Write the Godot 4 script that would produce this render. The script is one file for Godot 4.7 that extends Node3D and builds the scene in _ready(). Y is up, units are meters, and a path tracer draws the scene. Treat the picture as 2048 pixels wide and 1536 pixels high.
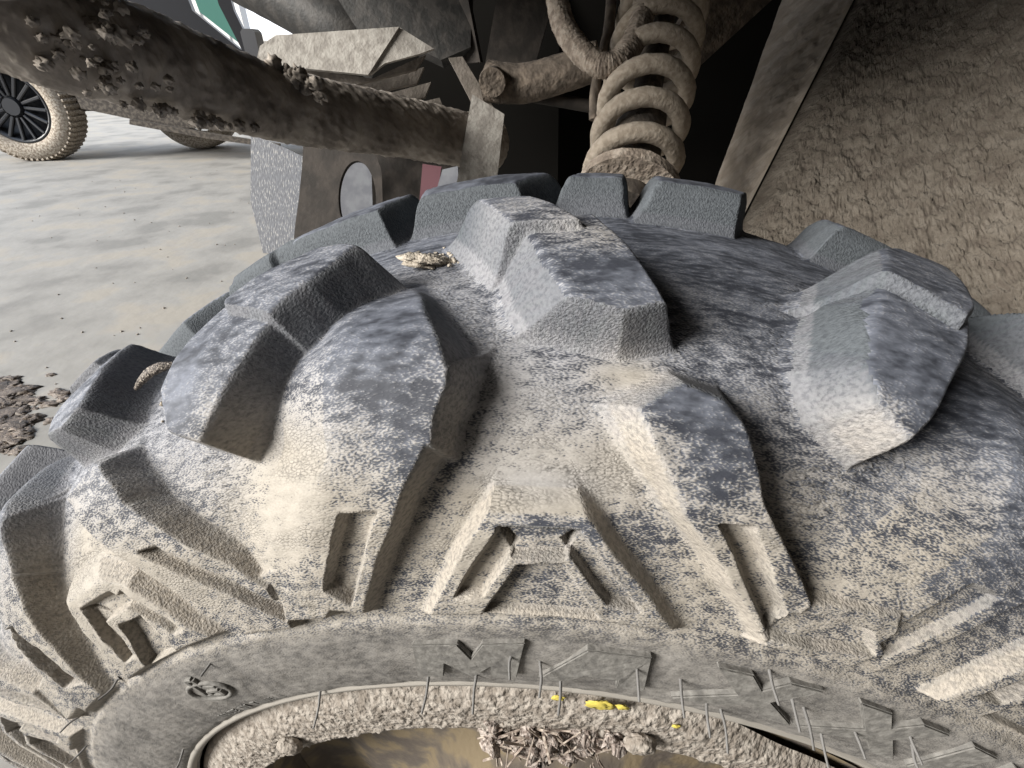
extends Node3D
# A mud-caked lugged wheel seen from very near, under the front corner of an off-road vehicle parked in a shed.
# Metres, y up; the wheel's axle is the z axis (outboard is +z), the ground lies at GROUND.

const GROUND := -0.325
const DEG := 0.0052            # metres of tyre surface per degree, for measuring in the lug pattern
const PITCH := 33.73           # degrees between like lugs
var M := {}
var taken := {}
var rng := RandomNumberGenerator.new()

func _ready() -> void:
	rng.seed = 4
	var cam := Camera3D.new()
	cam.name = "camera"
	add_child(cam)
	cam.transform = Transform3D(Vector3(0.994684, 0.000836, -0.102967), Vector3(-0.057269, 0.835529, -0.546453), -Vector3(-0.085575, -0.549445, -0.831136), Vector3(-0.011300, 0.361800, 0.082600))
	cam.fov = 75.905
	cam.near = .01
	cam.far = 200.0
	cam.current = true
	var env := Environment.new()
	env.background_mode = Environment.BG_SKY
	var sm := ProceduralSkyMaterial.new()
	sm.sky_top_color = Color(.80, .87, .97)
	sm.sky_horizon_color = Color(.95, .96, .98)
	sm.sky_curve = .25
	sm.ground_horizon_color = Color(.75, .74, .72)
	sm.ground_bottom_color = Color(.45, .44, .42)
	sm.sun_angle_max = 1.0
	var sky := Sky.new()
	sky.sky_material = sm
	env.sky = sky
	env.background_energy_multiplier = 1.25
	env.tonemap_mode = Environment.TONE_MAPPER_LINEAR
	env.tonemap_exposure = 1.77
	env.sdfgi_enabled = true
	env.ssao_enabled = true
	env.ssil_enabled = true
	var we := WorldEnvironment.new()
	we.name = "surroundings"
	we.environment = env
	add_child(we)
	var sun := DirectionalLight3D.new()
	sun.name = "daylight"
	sun.light_energy = 1.3
	sun.light_color = Color(1, .985, .96)
	sun.light_angular_distance = 30.0
	sun.shadow_enabled = true
	add_child(sun)
	sun.basis = Basis.looking_at(-Vector3(-0.76, 0.44, 0.46), Vector3.UP)
	materials()
	build_place()
	build_vehicle()
	build_wheel()
	build_small()

func materials() -> void:
	var SX := FastNoiseLite.TYPE_SIMPLEX_SMOOTH
	var CE := FastNoiseLite.TYPE_CELLULAR
	var lumps := noise_tex(.02, 5, SX, 1, [], 1024)
	var fine := noise_tex(.05, 4, SX, 2, [], 512)
	M.rubber = plain("dusty_rubber", Color(.2, .2, .2), .72)
	M.rubber.albedo_color = Color.WHITE
	M.lug_wall = mat("lug_wall", noise_tex(.035, 5, SX, 41, [[.28, Color(.60, .61, .63)], [.42, Color(.84, .84, .85)], [.7, Color(1, 1, 1)]], 1024), 16.0, .85, noise_tex(.06, 4, SX, 42, [], 1024), .03)
	M.lug_wall.vertex_color_use_as_albedo = true
	M.spring_mud = mat("spring_mud", noise_tex(.03, 4, SX, 43, [[.3, Color(.34, .285, .225)], [.7, Color(.47, .405, .33)]]), 10.0, .95, fine, .05)
	M.bead = plain("bead_rubber", Color(.30, .28, .25), .8)
	M.yellow_paint = plain("yellow_paint", Color(.52, .43, .08), .8)
	M.unseen_shed_timber = plain("unseen_shed_timber", Color(.16, .14, .12), .9)  # dark, so the unseen shed sides bounce little light
	M.far_rubber = mat("far_rubber", noise_tex(.03, 5, SX, 3, [[.3, Color(.11, .108, .11)], [.5, Color(.20, .19, .175)], [.7, Color(.30, .275, .245)]]), 14.0, .85, fine, .02)
	M.whisker = plain("rubber_hair", Color(.15, .145, .14), .75)
	M.film = mat("film_rubber", noise_tex(.03, 4, SX, 44, [[.3, Color(.135, .13, .12)], [.7, Color(.205, .196, .182)]]), 14.0, .8, fine, .02)
	M.film_dark = plain("film_rubber_worn", Color(.17, .165, .155), .8)
	M.rim_band = mat("dusty_band", noise_tex(.02, 4, SX, 6, [[.35, Color(.15, .125, .10)], [.6, Color(.24, .20, .16)]]), 9.0, .85, fine, .03)
	M.pale_mud = mat("pale_mud", noise_tex(.03, 5, SX, 7, [[.3, Color(.20, .172, .145)], [.5, Color(.27, .24, .208)], [.7, Color(.335, .302, .265)]]), 12.0, .95, noise_tex(.045, 5, SX, 8, [], 512), .12)
	M.yellow_dust = mat("dusty_yellow_paint", noise_tex(.012, 5, SX, 9, [[.3, Color(.09, .074, .06)], [.48, Color(.125, .102, .076)], [.66, Color(.18, .14, .085)]]), 7.0, .8, fine, .03)
	M.grey_dust = mat("dusty_grey_paint", noise_tex(.02, 4, SX, 10, [[.3, Color(.16, .15, .145)], [.7, Color(.26, .245, .23)]]), 10.0, .75, fine, .02)
	M.mud_dark = mat("muddy_tube", noise_tex(.012, 5, SX, 12, [[.26, Color(.19, .165, .14)], [.42, Color(.27, .236, .202)], [.58, Color(.34, .30, .256)], [.72, Color(.43, .385, .335)]]), 5.0, .85, noise_tex(.03, 5, SX, 13, [], 512), .12)
	M.mud_mid = mat("dry_mud", noise_tex(.02, 5, SX, 14, [[.3, Color(.22, .18, .145)], [.5, Color(.34, .28, .225)], [.7, Color(.45, .385, .32)]]), 8.0, .95, fine, .15)
	M.mud_brown = mat("brown_mud", noise_tex(.02, 5, SX, 15, [[.3, Color(.11, .09, .072)], [.7, Color(.24, .195, .155)]]), 6.0, .95, fine, .12)
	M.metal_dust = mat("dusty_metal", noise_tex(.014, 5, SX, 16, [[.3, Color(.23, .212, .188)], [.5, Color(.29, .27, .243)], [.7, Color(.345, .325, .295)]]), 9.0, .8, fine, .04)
	M.metal_shade = mat("shaded_dusty_metal", noise_tex(.014, 5, SX, 17, [[.3, Color(.13, .112, .095)], [.7, Color(.19, .166, .142)]]), 9.0, .85, fine, .04)  # darker copy of metal_dust; shade put into the colour
	M.scratched = mat("scratched_black_metal", noise_tex(.02, 6, SX, 18, [[.3, Color(.085, .09, .105)], [.66, Color(.155, .165, .19)], [.73, Color(.20, .205, .22)], [.755, Color(.46, .44, .41)]], 1024), 10.0, .6, fine, .02)
	M.scratched.uv1_scale = Vector3(34, 6, 34)
	M.dark_brown = mat("dark_brown_steel", noise_tex(.014, 4, SX, 19, [[.3, Color(.022, .018, .015)], [.7, Color(.044, .036, .03)]]), 5.0, .85, fine, .03)
	M.grey_panel = mat("grey_blue_panel", noise_tex(.012, 5, SX, 20, [[.3, Color(.12, .126, .145)], [.7, Color(.165, .172, .19)]]), 5.0, .7)
	M.red_paint = plain("dusty_red", Color(.10, .035, .045), .7)
	M.black_metal = mat("black_metal", noise_tex(.014, 5, SX, 21, [[.35, Color(.014, .013, .012)], [.7, Color(.04, .036, .032)]]), 7.0, .65, fine, .03)
	M.shade_black = plain("shade_black", Color(.007, .0066, .006), .95)  # near-black: shade of the wheel well put into the colour
	M.shade_black.metallic_specular = .1
	M.damper = mat("muddy_damper", noise_tex(.02, 4, SX, 22, [[.3, Color(.05, .042, .035)], [.7, Color(.15, .125, .1)]]), 8.0, .8, fine, .06)
	M.liner_mud = mat("liner_mud", noise_tex(.016, 5, SX, 23, [[.3, Color(.098, .082, .065)], [.5, Color(.122, .104, .084)], [.7, Color(.155, .134, .11)]]), 7.0, .95, lumps, .22)
	M.liner_smooth = mat("liner_smooth", noise_tex(.010, 5, SX, 24, [[.3, Color(.25, .21, .168)], [.5, Color(.30, .256, .21)], [.7, Color(.36, .31, .26)]]), 6.0, .95, fine, .06)
	M.flange_mud = mat("flange_mud", noise_tex(.010, 4, SX, 24, [[.3, Color(.20, .17, .135)], [.7, Color(.29, .25, .205)]]), 4.0, .9, fine, .03)
	M.concrete = mat("dusty_concrete", noise_tex(.006, 6, SX, 25, [[.25, Color(.205, .196, .18)], [.42, Color(.255, .244, .223)], [.62, Color(.285, .273, .251)], [.78, Color(.31, .284, .245)]], 1024), .4, .75, noise_tex(.03, 5, SX, 26, [], 1024), .14)
	M.white_wall = plain("white_metal_wall", Color(.62, .60, .57), .7)
	M.wet_mud = mat("wet_mud", noise_tex(.02, 4, SX, 27, [[.3, Color(.085, .062, .046)], [.7, Color(.18, .14, .105)]]), 12.0, .55, fine, .1)
	M.truck_paint = plain("dark_truck_paint", Color(.022, .022, .025), .35)
	M.dusty_sill = mat("dusty_sill", noise_tex(.02, 4, SX, 28, [[.3, Color(.05, .042, .035)], [.7, Color(.13, .11, .09)]]), 3.0, .85)
	M.glass_green = plain("tinted_glass", Color(.10, .24, .20), .12)
	M.truck_tyre = mat("muddy_truck_tyre", noise_tex(.03, 4, SX, 29, [[.3, Color(.22, .18, .14)], [.5, Color(.36, .31, .25)], [.7, Color(.46, .41, .34)]]), 3.0, .95, fine, .3)
	M.black_gloss = plain("black_rim_paint", Color(.02, .021, .024), .35)
	M.flake = mat("mud_flake", noise_tex(.05, 4, SX, 30, [[.3, Color(.30, .26, .21)], [.7, Color(.50, .45, .38)]]), 30.0, .95, fine, .05)
	M.husk = mat("dark_husk", noise_tex(.05, 4, SX, 31, [[.35, Color(.05, .04, .035)], [.6, Color(.2, .17, .14)], [.75, Color(.42, .37, .31)]]), 40.0, .7, fine, .05)
	M.clump = mat("clump_mud", noise_tex(.05, 4, SX, 32, [[.3, Color(.17, .135, .115)], [.5, Color(.30, .25, .22)], [.7, Color(.45, .40, .36)]]), 22.0, .95, fine, .12)
	M.straw = mat("straw", noise_tex(.05, 3, SX, 33, [[.3, Color(.16, .12, .10)], [.7, Color(.42, .37, .31)]]), 14.0, .9)

# ------------------------------------------------------------------ naming and committing
func numbered(called: String) -> String:
	if not taken.has(called):
		taken[called] = 0
		return called
	taken[called] += 1
	return "%s_%03d" % [called, taken[called]]

func thing(called: String, label: String, category: String, group := "", at := Vector3.ZERO) -> Node3D:
	var o := Node3D.new()
	o.name = numbered(called)
	add_child(o)
	o.position = at
	o.set_meta("label", label)
	o.set_meta("category", category)
	if group != "":
		o.set_meta("group", group)
	return o

func part(called: String, mesh: Mesh, mat: Material, parent: Node3D) -> MeshInstance3D:
	var o := MeshInstance3D.new()
	o.name = called
	o.mesh = mesh
	if mat:
		o.material_override = mat
	parent.add_child(o, true)
	return o

func top(called: String, mesh: Mesh, mat: Material, label: String, category: String, group := "") -> MeshInstance3D:
	var o := part(numbered(called), mesh, mat, self)
	o.set_meta("label", label)
	o.set_meta("category", category)
	if group != "":
		o.set_meta("group", group)
	return o

func struct(called: String, mesh: Mesh, mat: Material) -> MeshInstance3D:
	var o := part(numbered(called), mesh, mat, self)
	o.set_meta("kind", "structure")
	return o

# ------------------------------------------------------------------ shapes
func st_new() -> SurfaceTool:
	var st := SurfaceTool.new()
	st.begin(Mesh.PRIMITIVE_TRIANGLES)
	return st

func done(st: SurfaceTool) -> ArrayMesh:
	st.index()
	st.generate_normals()
	return st.commit()

func tri(st: SurfaceTool, a: Vector3, b: Vector3, c: Vector3) -> void:
	st.add_vertex(a)
	st.add_vertex(b)
	st.add_vertex(c)

func quad(st: SurfaceTool, a: Vector3, b: Vector3, c: Vector3, d: Vector3) -> void:
	tri(st, a, b, c)
	tri(st, a, c, d)

# a bar of rectangular section with chamfered long edges along a line
func bar(st: SurfaceTool, a: Vector3, b: Vector3, side: Vector3, w: float, t: float, ch := 0.0015) -> void:
	var z := (b - a).normalized()
	var x := (side - z * side.dot(z)).normalized()
	var y := z.cross(x)
	var hw := w / 2
	var ht := t / 2
	ch = minf(ch, minf(hw, ht) * 0.6)
	var sec := [Vector2(-hw + ch, -ht), Vector2(hw - ch, -ht), Vector2(hw, -ht + ch), Vector2(hw, ht - ch), Vector2(hw - ch, ht), Vector2(-hw + ch, ht), Vector2(-hw, ht - ch), Vector2(-hw, -ht + ch)]
	st.set_smooth_group(-1)
	for i in 8:
		var p: Vector2 = sec[i]
		var q: Vector2 = sec[(i + 1) % 8]
		quad(st, a + x * p.x + y * p.y, b + x * p.x + y * p.y, b + x * q.x + y * q.y, a + x * q.x + y * q.y)
	for i in range(1, 7):
		var p0: Vector2 = sec[0]
		var p1: Vector2 = sec[i]
		var p2: Vector2 = sec[i + 1]
		tri(st, a + x * p0.x + y * p0.y, a + x * p1.x + y * p1.y, a + x * p2.x + y * p2.y)
		tri(st, b + x * p0.x + y * p0.y, b + x * p2.x + y * p2.y, b + x * p1.x + y * p1.y)

func box(st: SurfaceTool, lo: Vector3, hi: Vector3, ch := 0.004) -> void:
	var c := (lo + hi) / 2
	bar(st, Vector3(c.x, c.y, lo.z), Vector3(c.x, c.y, hi.z), Vector3.RIGHT, hi.x - lo.x, hi.y - lo.y, ch)

# a flat sheet cut to an outline, given thickness along n
func sheet(outline: Array, n: Vector3, thick: float) -> ArrayMesh:
	var st := st_new()
	n = n.normalized()
	var o: Vector3 = outline[0]
	var ax: Vector3 = (outline[1] - o)
	ax = (ax - n * ax.dot(n)).normalized()
	var ay := n.cross(ax)
	var flat := PackedVector2Array()
	for p in outline:
		flat.append(Vector2((p - o).dot(ax), (p - o).dot(ay)))
	var ids := Geometry2D.triangulate_polygon(flat)
	st.set_smooth_group(-1)
	for side in 2:
		var up := n * (thick / 2 if side == 0 else -thick / 2)
		for k in range(0, ids.size(), 3):
			var a: Vector3 = o + ax * flat[ids[k]].x + ay * flat[ids[k]].y + up
			var b: Vector3 = o + ax * flat[ids[k + 1]].x + ay * flat[ids[k + 1]].y + up
			var c: Vector3 = o + ax * flat[ids[k + 2]].x + ay * flat[ids[k + 2]].y + up
			if side == 0:
				tri(st, a, b, c)
			else:
				tri(st, a, c, b)
	for i in flat.size():
		var p := flat[i]
		var q := flat[(i + 1) % flat.size()]
		var a := o + ax * p.x + ay * p.y
		var b := o + ax * q.x + ay * q.y
		quad(st, a + n * thick / 2, b + n * thick / 2, b - n * thick / 2, a - n * thick / 2)
	return done(st)

# a tube along a curve; radius may vary; rough adds caked mud: noise in metres
func tube(path: PackedVector3Array, rad: Callable, sides: int, rough := 0.0, freq := 60.0, caps := true, seed_ := 5) -> ArrayMesh:
	var st := st_new()
	var nz := FastNoiseLite.new()
	nz.seed = seed_
	nz.frequency = freq
	nz.fractal_octaves = 4
	var n := path.size()
	var ref := Vector3(0.13, 0.97, 0.21).normalized()
	var rings := []
	var side := Vector3.ZERO
	for i in n:
		var t := (path[mini(i + 1, n - 1)] - path[maxi(i - 1, 0)]).normalized()
		if i == 0:
			side = t.cross(ref).normalized()
		side = (side - t * side.dot(t)).normalized()
		var up := t.cross(side)
		var ring := PackedVector3Array()
		for k in sides:
			var a := TAU * k / sides
			var d := side * cos(a) + up * sin(a)
			var r: float = rad.call(float(i) / (n - 1), a)
			var p := path[i] + d * r
			if rough > 0.0:
				var v := nz.get_noise_3dv(p)
				p += d * rough * (maxf(v, -0.15) + 0.3 * nz.get_noise_3dv(p * 3.1))
			ring.append(p)
		rings.append(ring)
	st.set_smooth_group(0)
	for i in n - 1:
		var r0: PackedVector3Array = rings[i]
		var r1: PackedVector3Array = rings[i + 1]
		for k in sides:
			var k1 := (k + 1) % sides
			quad(st, r0[k], r0[k1], r1[k1], r1[k])
	if caps:
		st.set_smooth_group(-1)
		for k in range(1, sides - 1):
			tri(st, rings[0][0], rings[0][k + 1], rings[0][k])
			tri(st, rings[n - 1][0], rings[n - 1][k], rings[n - 1][k + 1])
	return done(st)

func bend(pts: Array, steps := 12) -> PackedVector3Array:
	var out := PackedVector3Array()
	var n := pts.size()
	for i in n - 1:
		var a: Vector3 = pts[maxi(i - 1, 0)]
		var b: Vector3 = pts[i]
		var c: Vector3 = pts[i + 1]
		var d: Vector3 = pts[mini(i + 2, n - 1)]
		for k in steps:
			out.append(b.cubic_interpolate(c, a, d, float(k) / steps))
	out.append(pts[n - 1])
	return out

func lathe(profile: Array, seg: int, axis_z := true, from := 0.0, to := TAU) -> ArrayMesh:   # profile: (radius, z)
	var st := st_new()
	st.set_smooth_group(0)
	for i in seg:
		var a := lerpf(from, to, float(i) / seg)
		var b := lerpf(from, to, float(i + 1) / seg)
		for k in profile.size() - 1:
			var p: Vector2 = profile[k]
			var q: Vector2 = profile[k + 1]
			var f := func(pp: Vector2, t: float) -> Vector3: return Vector3(pp.x * sin(t), pp.x * cos(t), pp.y)
			quad(st, f.call(p, a), f.call(p, b), f.call(q, b), f.call(q, a))
	return done(st)

# a lump of dried mud: a ball pushed about by noise
func lump(c: Vector3, r: Vector3, rough: float, seed_: int, seg := 14) -> ArrayMesh:
	var st := st_new()
	add_lump(st, c, r, rough, seed_, seg)
	return done(st)

func add_lump(st: SurfaceTool, c: Vector3, r: Vector3, rough: float, seed_: int, seg := 14) -> void:
	var nz := FastNoiseLite.new()
	nz.seed = seed_
	nz.frequency = 0.9
	nz.fractal_octaves = 4
	nz.fractal_gain = 0.6
	st.set_smooth_group(0)
	var g := func(i: int, k: int) -> Vector3:
		var a := TAU * (k % (seg * 2)) / (seg * 2)
		var b := PI * i / seg
		var d := Vector3(sin(b) * cos(a), cos(b), sin(b) * sin(a))
		return c + d * r * (1.0 + rough * nz.get_noise_3dv(d * 1.6 + c * 40.0) * 2.0)
	for i in seg:
		for k in seg * 2:
			if i > 0:
				tri(st, g.call(i, k), g.call(i, k + 1), g.call(i + 1, k))
			if i < seg - 1:
				tri(st, g.call(i, k + 1), g.call(i + 1, k + 1), g.call(i + 1, k))

# ------------------------------------------------------------------ materials
func noise_tex(freq: float, oct: int, kind: int, seed_: int, ramp: Array, size := 512, warp := 0.0) -> NoiseTexture2D:
	var n := FastNoiseLite.new()
	n.noise_type = kind
	n.seed = seed_
	n.frequency = freq
	n.fractal_octaves = oct
	if kind == FastNoiseLite.TYPE_CELLULAR:
		n.cellular_return_type = FastNoiseLite.RETURN_DISTANCE2_SUB
		if oct <= 1:
			n.fractal_type = FastNoiseLite.FRACTAL_NONE
	if warp > 0.0:
		n.domain_warp_enabled = true
		n.domain_warp_amplitude = warp
		n.domain_warp_frequency = freq * 1.5
	var t := NoiseTexture2D.new()
	t.width = size
	t.height = size
	t.seamless = true
	t.generate_mipmaps = false
	t.noise = n
	if ramp.size():
		var g := Gradient.new()
		g.offsets = PackedFloat32Array()
		var offs := PackedFloat32Array()
		var cols := PackedColorArray()
		for r in ramp:
			offs.append(r[0])
			cols.append((r[1] as Color).linear_to_srgb())
		g.offsets = offs
		g.colors = cols
		t.color_ramp = g
	return t

func mat(called: String, tex: Texture2D, scale: float, rough: float, bump: Texture2D = null, bump_cm := 0.1, metal := 0.0) -> StandardMaterial3D:
	var m := StandardMaterial3D.new()
	m.resource_name = called
	m.albedo_texture = tex
	m.roughness = rough
	m.metallic = metal
	m.uv1_triplanar = true
	m.uv1_world_triplanar = true
	m.uv1_triplanar_sharpness = 4.0
	m.uv1_scale = Vector3.ONE * scale
	if bump:
		m.heightmap_enabled = true
		m.heightmap_texture = bump
		m.heightmap_scale = bump_cm
	return m

func plain(called: String, lin: Color, rough: float, metal := 0.0) -> StandardMaterial3D:
	var m := StandardMaterial3D.new()
	m.resource_name = called
	m.albedo_color = lin.linear_to_srgb()
	m.roughness = rough
	m.metallic = metal
	return m

# ------------------------------------------------------------------ the tyre
# carcass section, bead to bead: (axial z, radius)
var section := [Vector2(-.006, .186), Vector2(.001, .192), Vector2(.0045, .205), Vector2(.006, .222), Vector2(.0045, .236), Vector2(.001, .248), Vector2(-.004, .262), Vector2(-.0105, .2745), Vector2(-.0185, .2845), Vector2(-.030, .2945), Vector2(-.048, .302), Vector2(-.075, .3055), Vector2(-.108, .3065)]
var sec_s := PackedFloat32Array()
var sec_p := PackedVector2Array()

func build_section() -> void:
	var c: Array = section.duplicate()
	for i in range(section.size() - 2, -1, -1):
		c.append(Vector2(-.216 - section[i].x, section[i].y))
	c.push_front(2 * c[0] - c[1])
	c.append(2 * c[-1] - c[-2])
	var acc := 0.0
	var s0 := 0.0
	for i in range(1, c.size() - 2):
		for k in 40:
			var t := k / 40.0
			var p: Vector2 = .5 * ((2 * c[i]) + (-c[i - 1] + c[i + 1]) * t + (2 * c[i - 1] - 5 * c[i] + 4 * c[i + 1] - c[i + 2]) * t * t + (-c[i - 1] + 3 * c[i] - 3 * c[i + 1] + c[i + 2]) * t * t * t)
			if sec_p.size():
				acc += p.distance_to(sec_p[-1])
			if i == 2 and k == 0:
				s0 = acc
			sec_p.append(p)
			sec_s.append(acc)
	for i in sec_s.size():
		sec_s[i] -= s0

func section_at(s: float) -> Array:      # [point, normal]
	var i := clampi(sec_s.bsearch(s) - 1, 0, sec_s.size() - 2)
	var t := (s - sec_s[i]) / (sec_s[i + 1] - sec_s[i])
	var p := sec_p[i].lerp(sec_p[i + 1], t)
	var a := sec_p[maxi(i - 2, 0)]
	var b := sec_p[mini(i + 3, sec_p.size() - 1)]
	var d := (b - a).normalized()
	return [p, Vector2(d.y, -d.x)]

func on_tyre(deg: float, mm: float, h := 0.0) -> Vector3:
	var q := section_at(mm * .001)
	var p: Vector2 = q[0] + q[1] * h
	var a := deg_to_rad(deg)
	return Vector3(p.y * sin(a), p.y * cos(a), p.x)

# every lug is one or more convex frustums: [height table [[mm, mm high]...], outline [[degrees, mm, wall run mm]...]]
var lugs := {
	"T1": [
		[[[0, 20]], [[-7.28, 172.9, 9], [-3.93, 171.7, 8], [-2.52, 162.7, 6], [-1.07, 149.2, 3], [-4.7, 147.4, 8]]],
		[[[0, 17]], [[-4.3, 153.6, 11], [-2.87, 133.4, 11], [-1.8, 122.4, 2.5], [0.65, 119.6, 3], [2.59, 122.5, 5], [-0.49, 162.8, 5]]],
	],
	"T2": [
		[[[0, 20.5]], [[15.09, 163.4, 6], [16.68, 169.6, 6], [19.95, 168.7, 6], [18.84, 150.9, 5], [17.69, 138.4, 4], [16.56, 132.9, 2.5], [13.26, 142.1, 12]]],
		[[[0, 16.5]], [[14.4, 151.3, 5], [16.43, 161.6, 5], [18.37, 141.1, 5], [17.2, 130.8, 4], [16.12, 122.7, 4], [14.81, 113.2, 4], [13.92, 107.7, 4], [13.09, 103.8, 6], [11.58, 108.8, 7], [11.22, 115.4, 9], [11.74, 123.7, 13]]],
	],
	"T0": [
		[[[0, 20]], [[-12.89, 146.7, 6], [-14.23, 151.2, 6], [-15.93, 152.9, 6], [-18.36, 145.7, 6], [-20.42, 135.5, 3], [-19.82, 132.0, 2.5], [-16.31, 124.2, 7], [-14.67, 131.8, 8]]],
		[[[0, 17]], [[-21.0, 138, 5], [-22.53, 125.5, 6], [-23.18, 114.4, 6], [-22.97, 111.5, 5], [-22.34, 105, 3.5], [-20.16, 100, 6.5], [-16.4, 126, 7], [-17, 138, 5]]],
	],
	"L1": [
		[[[45, 4.5], [70, 8], [107, 15.5], [113, 15], [151, 1.2]], [[-6.92, 108.6, 4], [-7.0, 105.7, 5], [-8.41, 91.8, 4], [-9.82, 82.0, 3], [-14.54, 48.7, 2.5], [-19.03, 53.4, 26], [-11.2, 105.5, 8]]],
		[[[45, 4.5], [70, 8], [107, 15.5], [113, 15], [151, 1.2]], [[-10.82, 146.3, 6], [-8.89, 127.3, 7], [-6.92, 108.6, 4], [-7.9, 93, 4], [-13.2, 93, 28], [-12.9, 148.7, 10]]],
		[[[0, 5]], [[-22.8, 49.3, 3], [-21.5, 63.7, 2.5], [-16.2, 66.5, 3], [-15.4, 56, 3], [-17.4, 48.4, 3]]],
	],
	"L3": [
		[[[45, 4.5], [70, 7.5], [95, 12.5], [107, 12.5]], [[2.9, 92, 5], [3.23, 88.6, 5], [4.34, 81.3, 4], [10.89, 50.3, 3], [12.16, 64.1, 1.8], [6.6, 92, 2.5]]],
		[[[45, 4.5], [70, 7.5], [95, 12.5], [107, 12.5]], [[3.53, 107.6, 6], [1.59, 101.7, 6], [3.23, 88.6, 5], [4.1, 83, 4], [8.0, 83.5, 2.5], [6.96, 94.2, 4], [6.27, 101.1, 6], [5.34, 105.5, 6]]],
	],
	"TR": [
		[[[45, 3.6], [80, 6.5]], [[-5.75, 76.3, 8], [-0.31, 76.5, 4], [0.43, 73.3, 3], [5.33, 47.7, 2], [-9.98, 46.7, 3]]],
	],
	"TRb": [
		[[[45, 3.6], [80, 6.5]], [[-40.0, 77.5, 8], [-34.4, 77, 4], [-32.2, 72, 3], [-28.6, 47.4, 2], [-41.5, 44.5, 3]]],
	],
	"L1b": [
		[[[45, 4.5], [70, 8], [107, 15.5], [113, 15], [151, 1.2]], [[-41.0, 108.6, 4], [-41.2, 105.7, 5], [-42.6, 91.8, 4], [-46.0, 45.6, 2.5], [-52.5, 46, 12], [-46.2, 105.5, 8]]],
		[[[45, 4.5], [70, 8], [107, 15.5], [113, 15], [151, 1.2]], [[-44.55, 146.3, 6], [-42.6, 127.3, 7], [-41.0, 108.6, 4], [-41.8, 93, 4], [-47, 93, 28], [-46.6, 148.7, 10]]],
		[[[0, 5]], [[-56.5, 49.3, 3], [-55.2, 63.7, 2.5], [-50, 66.5, 3], [-49.2, 56, 3], [-51.2, 48.4, 3]]],
	],
	"L3b": [
		[[[45, 4.5], [70, 7.5], [95, 12.5], [107, 12.5]], [[-31.4, 92, 5], [-30.6, 84, 5], [-24.6, 46.4, 3], [-20.6, 46, 2], [-20.3, 61, 1.8], [-27.3, 92, 2.5]]],
		[[[45, 4.5], [70, 7.5], [95, 12.5], [107, 12.5]], [[-30.1, 107, 6], [-33.2, 102, 6], [-31.4, 88.6, 5], [-29.8, 80, 4], [-25.8, 80, 2.5], [-28.5, 100, 6], [-29.2, 105.5, 6]]],
	],
	"J": [
		[[[0, 5]], [[11, 49.3, 3], [12.3, 63.7, 2.5], [17.5, 66.5, 3], [18.3, 56, 3], [16.3, 48.4, 3]]],
	],
	"L1c": [
		[[[45, 2.25], [70, 4.0], [107, 7.75], [113, 7.5], [151, 0.6]], [[-6.92, 108.6, 4], [-7.0, 105.7, 5], [-8.41, 91.8, 4], [-9.82, 82.0, 3], [-14.54, 48.7, 2.5], [-19.03, 53.4, 26], [-11.2, 105.5, 8]]],
		[[[45, 2.25], [70, 4.0], [107, 7.75], [113, 7.5], [151, 0.6]], [[-10.82, 146.3, 6], [-8.89, 127.3, 7], [-6.92, 108.6, 4], [-7.9, 93, 4], [-13.2, 93, 28], [-12.9, 148.7, 10]]],
		[[[0, 2.5]], [[-22.8, 49.3, 3], [-21.5, 63.7, 2.5], [-16.2, 66.5, 3], [-15.4, 56, 3], [-17.4, 48.4, 3]]],
	],
	"FA": [
		[[[0, 16]], [[-13.2, 214, 5], [-5.6, 214, 6], [-3, 240, 6], [-9, 268, 6], [-14, 246, 6]]],
	],
	"FB": [
		[[[0, 15]], [[-2.0, 228, 5], [2.4, 228, 3], [3.5, 266, 5], [-1, 266, 5]]],
	],
	"FC": [
		[[[0, 16]], [[4.5, 219, 5], [10.8, 219, 3], [13.0, 246, 5], [9, 280, 6], [5.2, 256, 6]]],
	],
	"FD": [
		[[[0, 16]], [[18.0, 216, 6], [23.0, 216, 3], [27, 244, 5], [25, 274, 5], [20, 254, 5]]],
	],
	"FE": [
		[[[0, 16]], [[27.5, 214, 6], [34.0, 214, 3], [38, 244, 5], [36, 274, 5], [30, 254, 5]]],
	],
	"FT": [
		[[[0, 16]], [[-24.2, 208, 6], [-16.0, 208, 5], [-14.5, 235, 5], [-20, 265, 6], [-25, 240, 6]]],
	],
}
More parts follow.
